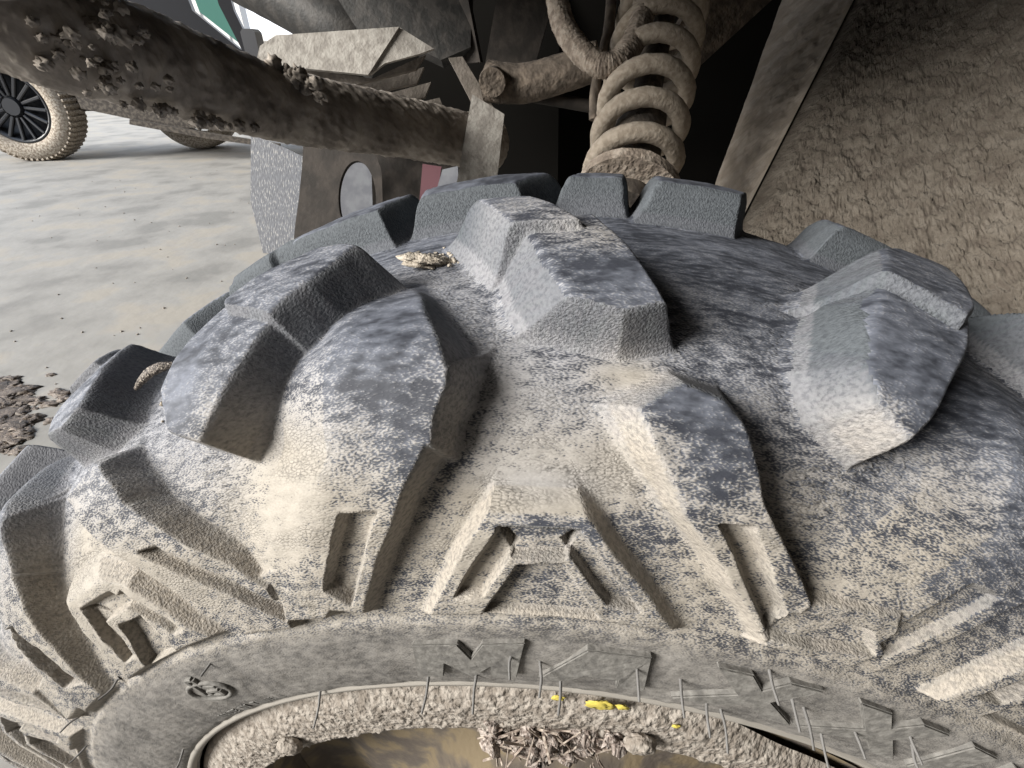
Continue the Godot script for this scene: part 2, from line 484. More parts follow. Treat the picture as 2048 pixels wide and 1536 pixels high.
var cuts := {
	"TR": [
		[3.6, [[-5.0, 72.9, 0.9], [-0.8, 72.9, 0.9], [-1.4, 66.6, 0.9], [-4.3, 66.2, 0.9]]],
		[3.6, [[-4.98, 72.5, 1.2], [-4.31, 68.8, 1.5], [-6.5, 53.7, 1], [-7.94, 52.9, 1]]],
		[3.6, [[-1.38, 69.8, 1], [-0.8, 72.3, 1.5], [2.85, 52.9, 1], [1.37, 53.5, 1]]],
		[4.0, [[-3.93, 62.7, 1], [-1.82, 63.3, 1.5], [0.65, 47.8, 1], [-6.28, 47.2, 1]]],
	],
	"L1": [
		[4.2, [[-13.41, 78.7, 1], [-11.88, 78.3, 2], [-15.15, 53.7, 1.5], [-16.17, 58.3, 1]]],
	],
	"L3": [
		[4.2, [[6.25, 79.5, 1], [7.42, 79.9, 1.5], [10.88, 59.6, 1], [10.74, 54.1, 1]]],
	],
	"TRb": [
		[3.2, [[-38.7, 72.3, 0.9], [-34.5, 72.3, 0.9], [-33.6, 67, 0.9], [-37.2, 66.4, 0.9]]],
		[3.6, [[-38.8, 72.3, 0.9], [-37, 66.8, 1], [-37.9, 51, 0.9], [-39.6, 50.6, 0.9]]],
		[2.4, [[-34.3, 69.5, 0.9], [-33.4, 71, 1], [-30.4, 53, 0.9], [-31.6, 53, 0.9]]],
		[4.0, [[-36.0, 61.5, 1], [-33.6, 61, 1], [-33.2, 46, 1], [-37.6, 45.6, 1]]],
	],
	"L1b": [
		[4.2, [[-48.9, 82.5, 1], [-47.1, 81.5, 1.5], [-47.3, 54, 1.2], [-49.8, 57, 1]]],
	],
	"L3b": [
		[4.0, [[-28.1, 79.6, 1], [-26.9, 79.4, 1.3], [-20.4, 54.5, 1], [-20.7, 49.5, 1]]],
	],
	"J": [
		[2.6, [[10.6, 52.5, 1], [11.4, 60, 1], [16.4, 60, 1], [17.2, 54.5, 1], [13.7, 52.3, 1]]],
	],
	"L1c": [
		[2.1, [[-13.41, 78.7, 1], [-11.88, 78.3, 2], [-15.15, 53.7, 1.5], [-16.17, 58.3, 1]]],
	],
}
# moulded lettering of the sidewall: outlines in degrees and mm
var letters := [
	[[-12.2, 34.0], [-8.8, 34.4], [-8.1, 27.2], [-6.9, 34.7], [-3.9, 36], [-4.9, 16.4], [-6.9, 16.1], [-6.7, 24.0], [-8.6, 15.6], [-10.4, 25.2], [-11.3, 15.2], [-13.5, 16]],
	[[-2.95, 17.2], [.5, 35.4], [4.8, 35.7], [5.5, 17], [3.3, 17], [3.2, 22.2], [.5, 22.2], [-.8, 17]],
	[[9.4, 36.4], [11.8, 36.2], [13.2, 30.6], [14.5, 36.5], [16.9, 36.6], [14.5, 26.2], [18.2, 15.5], [15.6, 15.5], [13.4, 21.8], [10.4, 15.5], [7.9, 15.5], [12.0, 26.0]],
	[[19.9, 36.4], [22.4, 36.2], [23.8, 30.6], [25.2, 36.5], [27.6, 36.6], [25.2, 26.2], [28.8, 15.5], [26.2, 15.5], [24.0, 21.8], [21.0, 15.5], [18.5, 15.5], [22.6, 26.0]],
	[[30.2, 36.4], [32.8, 36.4], [33.0, 15.5], [30.4, 15.5]],
	[[35.2, 36.4], [40.4, 36.4], [40.4, 31.5], [37.4, 31.5], [37.4, 28.2], [40.4, 28.2], [40.4, 15.5], [35.2, 15.5], [35.2, 20.2], [38.2, 20.2], [38.2, 23.6], [35.2, 23.6]],
]
# dirt, and painted light and shade on the trapezoid lug: [degrees, mm, reach degrees, reach mm, more dust (or less), tan (or grey)]
var dirt_and_shade := [
	[-9.0, 92, 2.2, 14, -.22, 0], [5.2, 96, 2.4, 16, -.26, -.1], [3.0, 104, 2.0, 6, -.3, -.2], [9.5, 150, 4.5, 32, -.2, -.1], [4.5, 165, 3, 20, -.12, 0], [-2, 150, 1.6, 12, .22, .2], [-4, 165, 2, 10, .16, .1], [15.5, 125, 3, 20, -.1, 0], [-5, 160, 3, 16, .1, .1], [-12, 160, 4, 20, .06, -.1], [-2.6, 82, 3.2, 4.5, .3, -.2], [-3, 74, 5, 3.5, -.3, -.2], [-8.2, 60, 1.5, 12, -.12, 0], [3, 60, 1.6, 12, -.12, 0],
	[-10.5, 124, 2.4, 18, -.3, -.3], [.5, 130, 2.0, 8, -.25, -.3], [0, 145, 1.6, 14, .25, .4], [12.6, 118, 2.5, 14, -.18, -.2], [12.2, 106, 1.2, 6, .35, .2],
	[-2.5, 88, 3.2, 12, .18, .25], [-3, 84, 4, 8, .16, -.3], [14.5, 88, 6, 22, -.10, .1], [20, 80, 6, 18, -.1, .1], [-21.6, 114, 1.2, 14, -.35, -.4], [-19.0, 96, 3.5, 16, .2, .3], [-16, 80, 5, 16, .22, .5],
	[-3, 60, 7, 14, -.05, -.1], [.8, 112, 1.8, 6, .35, .6], [2.4, 112, 1.4, 6, .25, .5], [-5, 110, 3, 14, .2, .1], [1.5, 92, 2.4, 12, .3, .3], [7.5, 70, 2.2, 18, .2, .2], [-7, 66, 2.5, 20, .3, .5],
	[22, 110, 5, 30, -.14, -.3], [26, 80, 6, 20, -.1, -.2], [-36, 96, 4, 14, .3, .6], [-30, 70, 5, 14, .3, .5], [-40, 70, 6, 22, .2, .4],
]

func line_table(poly: Array, off: float) -> PackedFloat32Array:
	# per edge: nx, ny, c, 1/run   (inside positive), u in metres
	var n := poly.size()
	var area := 0.0
	for i in n:
		var p = poly[i]
		var q = poly[(i + 1) % n]
		area += (p[0] * DEG) * (q[1] * .001) - (q[0] * DEG) * (p[1] * .001)
	var sg := 1.0 if area > 0 else -1.0
	var out := PackedFloat32Array()
	for i in n:
		var p = poly[i]
		var q = poly[(i + 1) % n]
		var a := Vector2((p[0] + off) * DEG, p[1] * .001)
		var b := Vector2((q[0] + off) * DEG, q[1] * .001)
		var d := (b - a).normalized()
		var nn := Vector2(-d.y, d.x) * sg
		var run: float = (p[2] if p.size() > 2 else 1.1) * .001
		out.append_array(PackedFloat32Array([nn.x, nn.y, nn.dot(a), 1.0 / run]))
	return out

func table_at(t: Array, mm: float) -> float:
	if mm <= t[0][0]:
		return t[0][1]
	for i in t.size() - 1:
		if mm <= t[i + 1][0]:
			return lerpf(t[i][1], t[i + 1][1], (mm - t[i][0]) / (t[i + 1][0] - t[i][0]))
	return t[-1][1]

# a patch of the tyre between two angles: carcass, each lug and each letter become meshes of their own
func tyre_patch(tyre: Node3D, from: float, to: float, cols: int, rows: PackedFloat32Array, list: Array, m: Material, atlas: bool) -> void:
	var nr := rows.size()
	var n := nr * cols
	var H := PackedFloat32Array()
	H.resize(n)
	var T := PackedFloat32Array()
	T.resize(n)
	T.fill(-9.0)
	var I := PackedInt32Array()
	I.resize(n)
	var step := (to - from) / (cols - 1)
	var wob := FastNoiseLite.new()
	wob.seed = 11
	wob.frequency = 45.0
	wob.fractal_octaves = 3
	# base relief: soft unevenness and the raised ring near the bead
	var soft := PackedFloat32Array()
	soft.resize(n)
	for r in nr:
		var s := rows[r]
		var ring := .0011 * (1.0 - smoothstep(.0405, .0435, s)) * smoothstep(-.002, .004, s)
		for c in cols:
			var w := wob.get_noise_2d((from + step * c) * DEG, s) if s < .26 else 0.0
			soft[r * cols + c] = w
			H[r * cols + c] = ring + w * .0005
	for e in list:      # [id, height table, lines, deg lo, deg hi, mm lo, mm hi, kind]
		var lines: PackedFloat32Array = e[2]
		var ne := lines.size() / 4
		var c0 := clampi(int((e[3] - from) / step), 0, cols)
		var c1 := clampi(int((e[4] - from) / step) + 2, 0, cols)
		if c0 >= c1:
			continue
		var lo: float = e[5] * .001
		var hi: float = e[6] * .001
		var id: int = e[0]
		var kind: int = e[7]
		for r in nr:
			var s := rows[r]
			if s < lo or s > hi:
				continue
			var high := table_at(e[1], s * 1000.0) * .001
			var fil := lerpf(.22, .40, smoothstep(90.0, 120.0, s * 1000.0))      # worn tread: broad fillets at the foot
			var rnd := lerpf(.12, .18, smoothstep(90.0, 120.0, s * 1000.0)) + .3 * smoothstep(190.0, 210.0, s * 1000.0)
			for c in range(c0, c1):
				var k := r * cols + c
				var u := (from + step * c) * DEG + soft[k] * .0010
				var t := 9.0
				for i in ne:
					var j := i * 4
					var d := (lines[j] * u + lines[j + 1] * s - lines[j + 2]) * lines[j + 3] + 1.0
					if d < t:
						t = d
				var h := 0.0
				if kind == 0:
					if t > T[k]:
						T[k] = t
					if t > -fil:
						h = (t + fil) * (t + fil) / (4.0 * fil) if t < fil else t
						if h > 1.0 - rnd:
							h = 1.0 - (1.0 + rnd - h) * (1.0 + rnd - h) / (4.0 * rnd) if h < 1.0 + rnd else 1.0
						h = h * high + soft[k] * .0006 * clampf(t, 0.0, 1.0)
						if h > H[k]:
							H[k] = h
							if t > .25:
								I[k] = id
				elif kind == 1:
					if t > 0.0:
						H[k] -= high * smoothstep(0.0, 1.0, t)
				else:
					if t > 0.0:
						var hh := high * smoothstep(0.0, 1.0, t)
						if .0011 + hh > H[k]:
							H[k] = .0011 + hh + soft[k] * .0003
							I[k] = id
	# positions and normals
	var P := PackedVector3Array()
	P.resize(n)
	var oval := PackedFloat32Array()      # the loaded tyre stands a little wider than high
	for c in cols:
		var dg := absf(wrapf(from + step * c, -180.0, 180.0))
		oval.append(.026 * smoothstep(42.0, 82.0, dg) * (1.0 - smoothstep(100.0, 150.0, dg)))
	var si := PackedFloat32Array()
	var co := PackedFloat32Array()
	for c in cols:
		si.append(sin(deg_to_rad(from + step * c)))
		co.append(cos(deg_to_rad(from + step * c)))
	for r in nr:
		var q := section_at(rows[r])
		var p: Vector2 = q[0]
		var nn: Vector2 = q[1]
		for c in cols:
			var k := r * cols + c
			var h := H[k]
			var rad := p.y + nn.y * h + oval[c] * smoothstep(.030, .095, rows[r]) * (1.0 - smoothstep(.27, .36, rows[r]))
			P[k] = Vector3(rad * si[c], rad * co[c], p.x + nn.x * h)
	var N := PackedVector3Array()
	N.resize(n)
	for r in nr:
		var r0 := maxi(r - 1, 0) * cols
		var r1 := mini(r + 1, nr - 1) * cols
		for c in cols:
			var c0 := maxi(c - 1, 0)
			var c1 := mini(c + 1, cols - 1)
			N[r * cols + c] = (P[r * cols + c1] - P[r * cols + c0]).cross(P[r1 + c] - P[r0 + c]).normalized()
	var flip := N[(nr / 4) * cols + cols / 2].dot(P[(nr / 4) * cols + cols / 2] - Vector3(0, 0, -.108)) < 0.0
	if flip:
		for k in n:
			N[k] = -N[k]
	var ctl := PackedByteArray()
	var tint := PackedColorArray()
	var steep := PackedByteArray()
	steep.resize(n)
	if atlas:
		ctl = paint(from, step, cols, rows, T, H, I)
		tint.resize(n)
		for r in nr:
			var qn: Vector2 = section_at(rows[r])[1]
			for c in cols:
				var k := r * cols + c
				var up := Vector3(qn.y * si[c], qn.y * co[c], qn.x)
				if N[k].dot(up) < .76:
					steep[k] = 1
					var d := ctl[k * 4] / 255.0
					var g := ctl[k * 4 + 1] / 255.0
					var f := ctl[k * 4 + 2] / 255.0
					var mm := clampf((d - .5) * 1.6 + .62, 0.08, .95)
					var cc := Color(.076, .086, .101).lerp(Color(.336 + .045 * g, .335 + .010 * g, .350 - .054 * g), mm)
					tint[k] = cc.lerp(Color(.17, .166, .155), f)
	# sort the quads
	var quads := {}
	for r in nr - 1:
		for c in cols - 1:
			var k := r * cols + c
			var id := I[k]
			if id == 0:
				id = I[k + 1]
			if id == 0:
				id = I[k + cols]
			if id == 0:
				id = I[k + cols + 1]
			var key := id * 2 + (1 if steep[k] + steep[k + 1] + steep[k + cols] + steep[k + cols + 1] > 1 else 0)
			if not quads.has(key):
				quads[key] = PackedInt32Array()
			quads[key].append(k)
	var keys := quads.keys()
	keys.sort()
	var made := {}
	var remap := PackedInt32Array()
	remap.resize(n)
	for key in keys:
		var id: int = key / 2
		var wall: bool = key % 2 == 1
		remap.fill(-1)
		var v := PackedVector3Array()
		var no := PackedVector3Array()
		var uv := PackedVector2Array()
		var ix := PackedInt32Array()
		var cl := PackedColorArray()
		for k in (quads[key] as PackedInt32Array):
			var corner := [k, k + 1, k + cols + 1, k + cols]
			var g := [0, 0, 0, 0]
			for i in 4:
				var kk: int = corner[i]
				if remap[kk] < 0:
					remap[kk] = v.size()
					v.append(P[kk])
					no.append(N[kk])
					if wall:
						cl.append(tint[kk] if steep[kk] else tint_near(tint, steep, kk, cols))
					uv.append(Vector2((kk % cols) / float(cols - 1), (kk / cols) / float(nr - 1)))
				g[i] = remap[kk]
			ix.append_array(PackedInt32Array([g[0], g[3], g[2], g[0], g[2], g[1]]))
		var arr := []
		arr.resize(Mesh.ARRAY_MAX)
		arr[Mesh.ARRAY_VERTEX] = v
		arr[Mesh.ARRAY_NORMAL] = no
		arr[Mesh.ARRAY_TEX_UV] = uv
		arr[Mesh.ARRAY_INDEX] = ix
		if wall:
			arr[Mesh.ARRAY_COLOR] = cl
		if not made.has(id):
			made[id] = ArrayMesh.new()
		var am: ArrayMesh = made[id]
		am.add_surface_from_arrays(Mesh.PRIMITIVE_TRIANGLES, arr)
		am.surface_set_material(am.get_surface_count() - 1, M.lug_wall if wall else m)
	for id in made:
		part("carcass" if id == 0 else "tread_lug" if id < 500 else "raised_letter", made[id], null, tyre)

func tint_near(tint: PackedColorArray, steep: PackedByteArray, k: int, cols: int) -> Color:
	for o in [1, -1, cols, -cols, cols + 1, cols - 1, -cols + 1, -cols - 1]:
		var j: int = clampi(k + o, 0, steep.size() - 1)
		if steep[j]:
			return tint[j]
	return Color(.3, .29, .27)

# the dirt on the rubber: dried dust flakes, cracks, wear and painted shade on far lugs, as one picture over the patch
func paint(from: float, step: float, cols: int, rows: PackedFloat32Array, T: PackedFloat32Array, H: PackedFloat32Array, I: PackedInt32Array) -> PackedByteArray:
	var nr := rows.size()
	var ctl := PackedByteArray()
	ctl.resize(cols * nr * 4)
	var sd := PackedFloat32Array()
	sd.resize(cols * nr)
	var sg := PackedFloat32Array()
	sg.resize(cols * nr)
	for q in dirt_and_shade:
		var c0 := clampi(int((q[0] - 2 * q[2] - from) / step), 0, cols)
		var c1 := clampi(int((q[0] + 2 * q[2] - from) / step), 0, cols)
		for r in nr:
			var b: float = (rows[r] * 1000.0 - q[1]) / q[3]
			if absf(b) < 2.0:
				for c in range(c0, c1):
					var a: float = (from + step * c - q[0]) / q[2]
					var w := exp(-(a * a + b * b) * 1.3)
					sd[r * cols + c] += q[4] * w
					sg[r * cols + c] += q[5] * w
	for r in nr:
		var mm := rows[r] * 1000.0
		var film := 1.0 - smoothstep(34.0, 46.0, mm)
		var base := lerpf(.60, .50, smoothstep(70.0, 135.0, mm)) - .30 * smoothstep(150.0, 200.0, mm)  # dust thins past the crown, shading the far lugs by colour
		var tan_ := 1.0 - smoothstep(60.0, 125.0, mm)
		for c in cols:
			var k := r * cols + c
			var deg := from + step * c
			var t := T[k]
			var d: float = base
			var g: float = tan_
			d += sd[k]
			g += sg[k]
			if t > .15 and t < .95 and I[k] > 0 and I[k] < 500:      # lug walls hold a smooth film of tan dust
				var low := 1.0 - smoothstep(95.0, 125.0, mm)
				d += .14 * low - .20 * (1.0 - low)
				g += .25 * low
			elif t >= .95 and mm > 95.0 and I[k] > 0 and I[k] < 500:      # lug crowns are rubbed nearly clean
				d -= .17 * smoothstep(95.0, 112.0, mm)
			var cr := 0.0
			if t > -1.6 and t < .1 and mm > 50.0:
				cr = clampf((t + 1.6) / 1.7, 0.0, 1.0)
			ctl[k * 4] = int(clampf(d, 0, 1) * 255)
			ctl[k * 4 + 1] = int(clampf(g, 0, 1) * 255)
			ctl[k * 4 + 2] = int(clampf(film, 0, 1) * 255)
			ctl[k * 4 + 3] = int(cr * 255)
	var W := 2048
	var Hh := 2048
	var im := Image.create_from_data(cols, nr, false, Image.FORMAT_RGBA8, ctl)
	im.resize(W, Hh, Image.INTERPOLATE_BILINEAR)
	var C := im.get_data()
	var bytes := []
	# fine flakes, middling blotches, broad drift, cracks
	for spec in [[FastNoiseLite.TYPE_SIMPLEX_SMOOTH, .24, 3, 21, 0], [FastNoiseLite.TYPE_SIMPLEX_SMOOTH, .040, 3, 22, 0], [FastNoiseLite.TYPE_SIMPLEX_SMOOTH, .007, 3, 23, 0], [FastNoiseLite.TYPE_CELLULAR, .17, 1, 24, 1]]:
		var f := FastNoiseLite.new()
		f.noise_type = spec[0]
		f.frequency = spec[1]
		f.seed = spec[3]
		f.fractal_octaves = spec[2]
		f.fractal_gain = .55
		if spec[4] == 1:
			f.fractal_type = FastNoiseLite.FRACTAL_NONE
			f.cellular_return_type = FastNoiseLite.RETURN_DISTANCE2_SUB
			f.domain_warp_enabled = true
			f.domain_warp_amplitude = 7.0
			f.domain_warp_frequency = .05
		var ni := f.get_image(W, Hh, false, false, true)
		ni.convert(Image.FORMAT_L8)
		bytes.append(ni.get_data())
	var lut := PackedByteArray()
	for i in 1025:
		var x := i / 1024.0
		lut.append(int(clampf(12.92 * x if x < .0031308 else 1.055 * pow(x, 1 / 2.4) - .055, 0, 1) * 255 + .5))
	var outs := []
	outs.resize(8)
	var strip := Hh / 8
	var job := func(j: int) -> void:
		outs[j] = paint_strip(j * strip * W, (j + 1) * strip * W, C, bytes[0], bytes[1], bytes[2], bytes[3], lut)
	var task := WorkerThreadPool.add_group_task(job, 8)
	WorkerThreadPool.wait_for_group_task_completion(task)
	var rgb := PackedByteArray()
	var hg := PackedByteArray()
	for o in outs:
		rgb.append_array(o[0])
		hg.append_array(o[1])
	var m: StandardMaterial3D = M.rubber
	m.albedo_texture = ImageTexture.create_from_image(Image.create_from_data(W, Hh, false, Image.FORMAT_RGB8, rgb))
	m.heightmap_enabled = true
	m.heightmap_texture = ImageTexture.create_from_image(Image.create_from_data(W, Hh, false, Image.FORMAT_L8, hg))
	m.heightmap_scale = 0.06
	return ctl

func paint_strip(a: int, b: int, C: PackedByteArray, n1: PackedByteArray, n2: PackedByteArray, n3: PackedByteArray, n4: PackedByteArray, lut: PackedByteArray) -> Array:
	var rgb := PackedByteArray()
	rgb.resize((b - a) * 3)
	var hg := PackedByteArray()
	hg.resize(b - a)
	var q := 1.0 / 255.0
	for k in range(a, b):
		var d := C[k * 4] * q
		var g := C[k * 4 + 1] * q
		var film := C[k * 4 + 2] * q
		var cr := C[k * 4 + 3] * q
		var f1 := n1[k] * q - .5
		var f2 := n2[k] * q - .5
		var f3 := n3[k] * q - .5
		var cell := n4[k] * q
		var sharp := lerpf(3.4, 8.0, g) * (1.0 - .62 * film)
		var m := clampf((d - .5 + f1 * .95 + f2 * .5 + f3 * .3) * sharp + .5, 0.0, 1.0)
		var crack := clampf(1.0 - cell * 5.0, 0.0, 1.0) * clampf(d * 1.3 - .1 + f2, 0.0, 1.0) * (1.0 - film) * clampf(.25 + f3 * 3.0, 0.0, .8)
		# creases run along the foot of the lugs
		if cr > 0.0 and cr < .97:
			var ph := cr * 7.0 + f2 * 2.2 + f1 * .25
			ph -= floorf(ph)
			var line := clampf(1.0 - absf(ph - .5) * 5.5, 0.0, 1.0) * clampf(f3 * 4.0 + .75, 0.0, 1.0) * smoothstep(.2, .5, cr) * (1.0 - smoothstep(.86, .96, cr))
			crack = maxf(crack, line * .9)
		var tone := clampf(.5 + f2 * 1.3 + f3 * 1.2, 0.0, 1.0)
		var wide := 1.0 - .55 * clampf(g, 0.0, 1.0)
		var rr := .034 + .120 * tone * wide
		var rg := .038 + .130 * tone * wide
		var rb := .050 + .156 * tone * wide
		var k2 := .92 + f1 * .28 + f2 * .25
		var dr := (.336 + .048 * g) * k2
		var dg := (.335 + .014 * g) * k2
		var db := (.350 - .052 * g) * k2
		var mm := m * (.90 - .1 * film)
		var cr_r := rr + (dr - rr) * mm
		var cr_g := rg + (dg - rg) * mm
		var cr_b := rb + (db - rb) * mm
		if film > 0.0:
			var fk := (.88 + f1 * .35 + f2 * .55 + f3 * .6)
			cr_r = lerpf(cr_r, .20 * fk, film * .85)
			cr_g = lerpf(cr_g, .190 * fk, film * .85)
			cr_b = lerpf(cr_b, .178 * fk, film * .85)
		var dk := 1.0 - crack * .70
		var o := (k - a) * 3
		rgb[o] = lut[int(clampf(cr_r * dk, 0.0, 1.0) * 1024.0)]
		rgb[o + 1] = lut[int(clampf(cr_g * dk, 0.0, 1.0) * 1024.0)]
		rgb[o + 2] = lut[int(clampf(cr_b * dk, 0.0, 1.0) * 1024.0)]
		hg[k - a] = int(clampf(.55 + (m - .5) * .20 * (1.0 - film * .6) + f1 * .12 + f2 * .25 - crack * .42, 0.0, 1.0) * 255.0)
	return [rgb, hg]

func lug_list() -> Array:
	var list := []
	var cutlist := []
	var id := 0
	for name_ in lugs:
		var spots: Array = where[name_].duplicate()
		for off in where[name_]:
			if off < -80.0:
				spots.append(off + 360.0)      # the same lug, as the lower patch counts its degrees
		for off in spots:
			id += 1
			for piece in lugs[name_]:
				list.append(entry(id, piece[0], piece[1], off, 0, 26.0))
			if cuts.has(name_):
				for piece in cuts[name_]:
					cutlist.append(entry(id, [[0, piece[0]]], piece[1], off, 1, 4.0))
	list.append_array(cutlist)
	return list

func entry(id: int, table: Array, poly: Array, off: float, kind: int, reach: float) -> Array:
	var lo := Vector2(1e9, 1e9)
	var hi := Vector2(-1e9, -1e9)
	for p in poly:
		lo = lo.min(Vector2(p[0] + off, p[1]))
		hi = hi.max(Vector2(p[0] + off, p[1]))
	return [id, table, line_table(poly, off), lo.x - reach / 5.2, hi.x + reach / 5.2, lo.y - reach, hi.y + reach, kind]

var where := {
	"T1": [0.0, -PITCH, PITCH, -2 * PITCH, 2 * PITCH, 3 * PITCH, -3 * PITCH, -4 * PITCH, 4 * PITCH], "T2": [0.0, PITCH, 2 * PITCH, 3 * PITCH, 4 * PITCH], "T0": [0.0, -PITCH, -2 * PITCH, -3 * PITCH, -4 * PITCH], "L1b": [0.0], "L1c": [PITCH], "L1": [0.0, -2 * PITCH, 2 * PITCH, 3 * PITCH, -3 * PITCH, 4 * PITCH, -4 * PITCH, 5 * PITCH],
	"L3b": [0.0], "L3": [0.0, -2 * PITCH, PITCH, 2 * PITCH, 3 * PITCH, -3 * PITCH, 4 * PITCH, -4 * PITCH], "TRb": [0.0], "TR": [0.0, -2 * PITCH, PITCH, 2 * PITCH, 3 * PITCH, -3 * PITCH, 4 * PITCH, -4 * PITCH],
	"FA": [0.0, -PITCH, -2 * PITCH], "FB": [0.0, PITCH], "FC": [0.0, PITCH, -PITCH], "FD": [0.0, -PITCH * 1.5, -PITCH * 2.5], "FE": [0.0], "J": [0.0], "FT": [0.0],
}

func build_wheel() -> void:
	build_section()
	var wheel := thing("muddy_wheel", "large mud-caked lugged wheel filling the lower part of the view", "wheel")
	var tyre := Node3D.new()
	tyre.name = "tyre"
	wheel.add_child(tyre)
	var rows := PackedFloat32Array()
	var s := -.004
	while s < .215:
		rows.append(s)
		s += .00056
	while s < .394:
		rows.append(s)
		s += .0028
	var list := lug_list()
	tyre_patch(tyre, -83.0, 43.0, 1040, rows, list, M.rubber, true)
	var coarse := PackedFloat32Array()
	s = -.004
	while s < .394:
		coarse.append(s)
		s += .0035
	tyre_patch(tyre, 43.0, 277.0, 230, coarse, list, M.far_rubber, false)
	whiskers(tyre)
	raised_marks(tyre)
	build_rim(wheel)

func whiskers(tyre: Node3D) -> void:
	for w in [[-12.82, 14.0, 12, -.2], [-8.67, 11.2, 11, -.1], [-4.88, 29.7, 8, 0], [-2.89, 25.5, 10, 0], [-1.2, 16.4, 11, 0], [4.16, 30.0, 10, .1], [7.81, 24.9, 10, .1], [10.69, 17.4, 11, .1], [12.94, 9.8, 12, .1], [12.94, 37.7, 9, .15], [15.53, 30.7, 10, .15], [17.62, 25.1, 11, .15], [20.87, 16.7, 13, .15], [22.2, 23.6, 9, .15], [25.57, 30.7, 9, .2], [27.87, 24.9, 9, .2], [-32.11, 35.9, 5, -.5], [-27.0, 3.0, 12, -.4], [-57.95, 5.3, 11, -.5], [-44.92, 45.8, 8, -.6], [-58.21, 49.9, 8, -.6], [-66.0, 46, 8, -.6]]:
		var a := on_tyre(w[0], w[1], .0003)
		var nrm := (on_tyre(w[0], w[1], .01) - on_tyre(w[0], w[1], 0.0)).normalized()
		var along := Vector3(w[3] * .5 + rng.randf_range(-.12, .12), -.25 + rng.randf_range(-.1, .1), 0)
		var d: Vector3 = (nrm + along).normalized() * w[2] * .001
		var bow := Vector3(rng.randf_range(-1, 1), rng.randf_range(-1, 1), 0) * .0006
		part("rubber_whisker", tube(bend([a, a + d * .12, a + d * .5 + bow, a + d], 4), func(t: float, _a: float) -> float: return lerpf(.0010, .00055, smoothstep(.0, .14, t)) * (1.0 - .4 * t), 8, .0002, 900.0), M.whisker, tyre)

func raised_marks(tyre: Node3D) -> void:
	for q in letters:
		var flat := PackedVector2Array()
		for p in q:
			flat.append(Vector2(p[0] * 4.1, p[1]))
		flat = Geometry2D.offset_polygon(flat, .25, Geometry2D.JOIN_ROUND)[0]
		var inner: PackedVector2Array = Geometry2D.offset_polygon(flat, -.35, Geometry2D.JOIN_MITER)[0]
		var lt := st_new()
		lt.set_smooth_group(-1)
		var on := func(v: Vector2, h: float) -> Vector3: return on_tyre(v.x / 4.1, v.y, h)
		var ids := Geometry2D.triangulate_polygon(inner)
		for k in range(0, ids.size(), 3):
			tri(lt, on.call(inner[ids[k]], .0030), on.call(inner[ids[k + 1]], .0030), on.call(inner[ids[k + 2]], .0030))
		for ring_pair in [[inner, .0030, inner, .0026], [flat, .0025, flat, .0006]]:
			var pa: PackedVector2Array = ring_pair[0]
			for k in pa.size():
				var k1 := (k + 1) % pa.size()
				quad(lt, on.call(pa[k], ring_pair[1]), on.call(pa[k1], ring_pair[1]), on.call(pa[k1], ring_pair[3]), on.call(pa[k], ring_pair[3]))
		var cap := Geometry2D.triangulate_polygon(flat)
		for k in range(0, cap.size(), 3):
			tri(lt, on.call(flat[cap[k]], .0025), on.call(flat[cap[k + 1]], .0025), on.call(flat[cap[k + 2]], .0025))
		part("raised_letter", done(lt), M.film, tyre)
	# the oval maker's mark
	var c := on_tyre(-36.6, 23.5, .0012)
	var ux := (on_tyre(-35.6, 23.5, .0012) - c).normalized()
	var uy := (on_tyre(-36.6, 24.5, .0012) - c).normalized()
	var turn := -.12
	var ax := ux * cos(turn) + uy * sin(turn)
	var ay := uy * cos(turn) - ux * sin(turn)
	var nn := ax.cross(ay).normalized()
	var ring := PackedVector3Array()
	for i in 41:
		var a := TAU * i / 40.0
		ring.append(c + ax * cos(a) * .0092 + ay * sin(a) * .0060)
	part("oval_emblem", tube(ring, func(_t: float, _a: float) -> float: return .0009, 8, 0.0, 1.0, false), M.film, tyre)
	var st := st_new()
	for b in [[-.0018, .0125, .0022, .0125], [-.0018, .0125, -.0052, -.0030], [.0022, .0125, .0008, .0052], [.0008, .0052, .0075, .0030], [-.0052, -.0030, .0050, -.0050], [-.0006, .0004, .0058, -.0008], [-.0006, .0004, -.0014, -.0036], [.0058, -.0008, .0050, -.0050]]:
		bar(st, c + (ax * b[0] + ay * b[1]) * .73, c + (ax * b[2] + ay * b[3]) * .73, nn, .0015, .0018, .0003)
	part("emblem_letters", done(st), M.film, tyre)
	var deg := -43.2
	for w in ["MADE", "IN", "TAIWAN"]:
		deg = tiny_word(tyre, w, deg, 6.0, .0034) + .9

func tiny_word(tyre: Node3D, w: String, deg: float, mm: float, size: float) -> float:
	var tm := TextMesh.new()
	tm.text = w
	var f := SystemFont.new()
	f.font_names = PackedStringArray(["Droid Sans"])
	f.font_weight = 700
	tm.font = f
	tm.font_size = 32
	tm.pixel_size = size / 24.0
	tm.depth = .0008
	var width := tm.get_aabb().size.x
	var mid := deg + width / 2 / .0034
	var c := on_tyre(mid, mm, .0009)
	var ux := (on_tyre(mid + .5, mm, .0009) - c).normalized()
	var uy := (on_tyre(mid, mm + .5, .0009) - c).normalized()
	var o := part("raised_lettering", tm, M.film_dark, tyre)
	o.transform = Transform3D(ux, uy, ux.cross(uy).normalized(), c)
	return deg + width / .0034

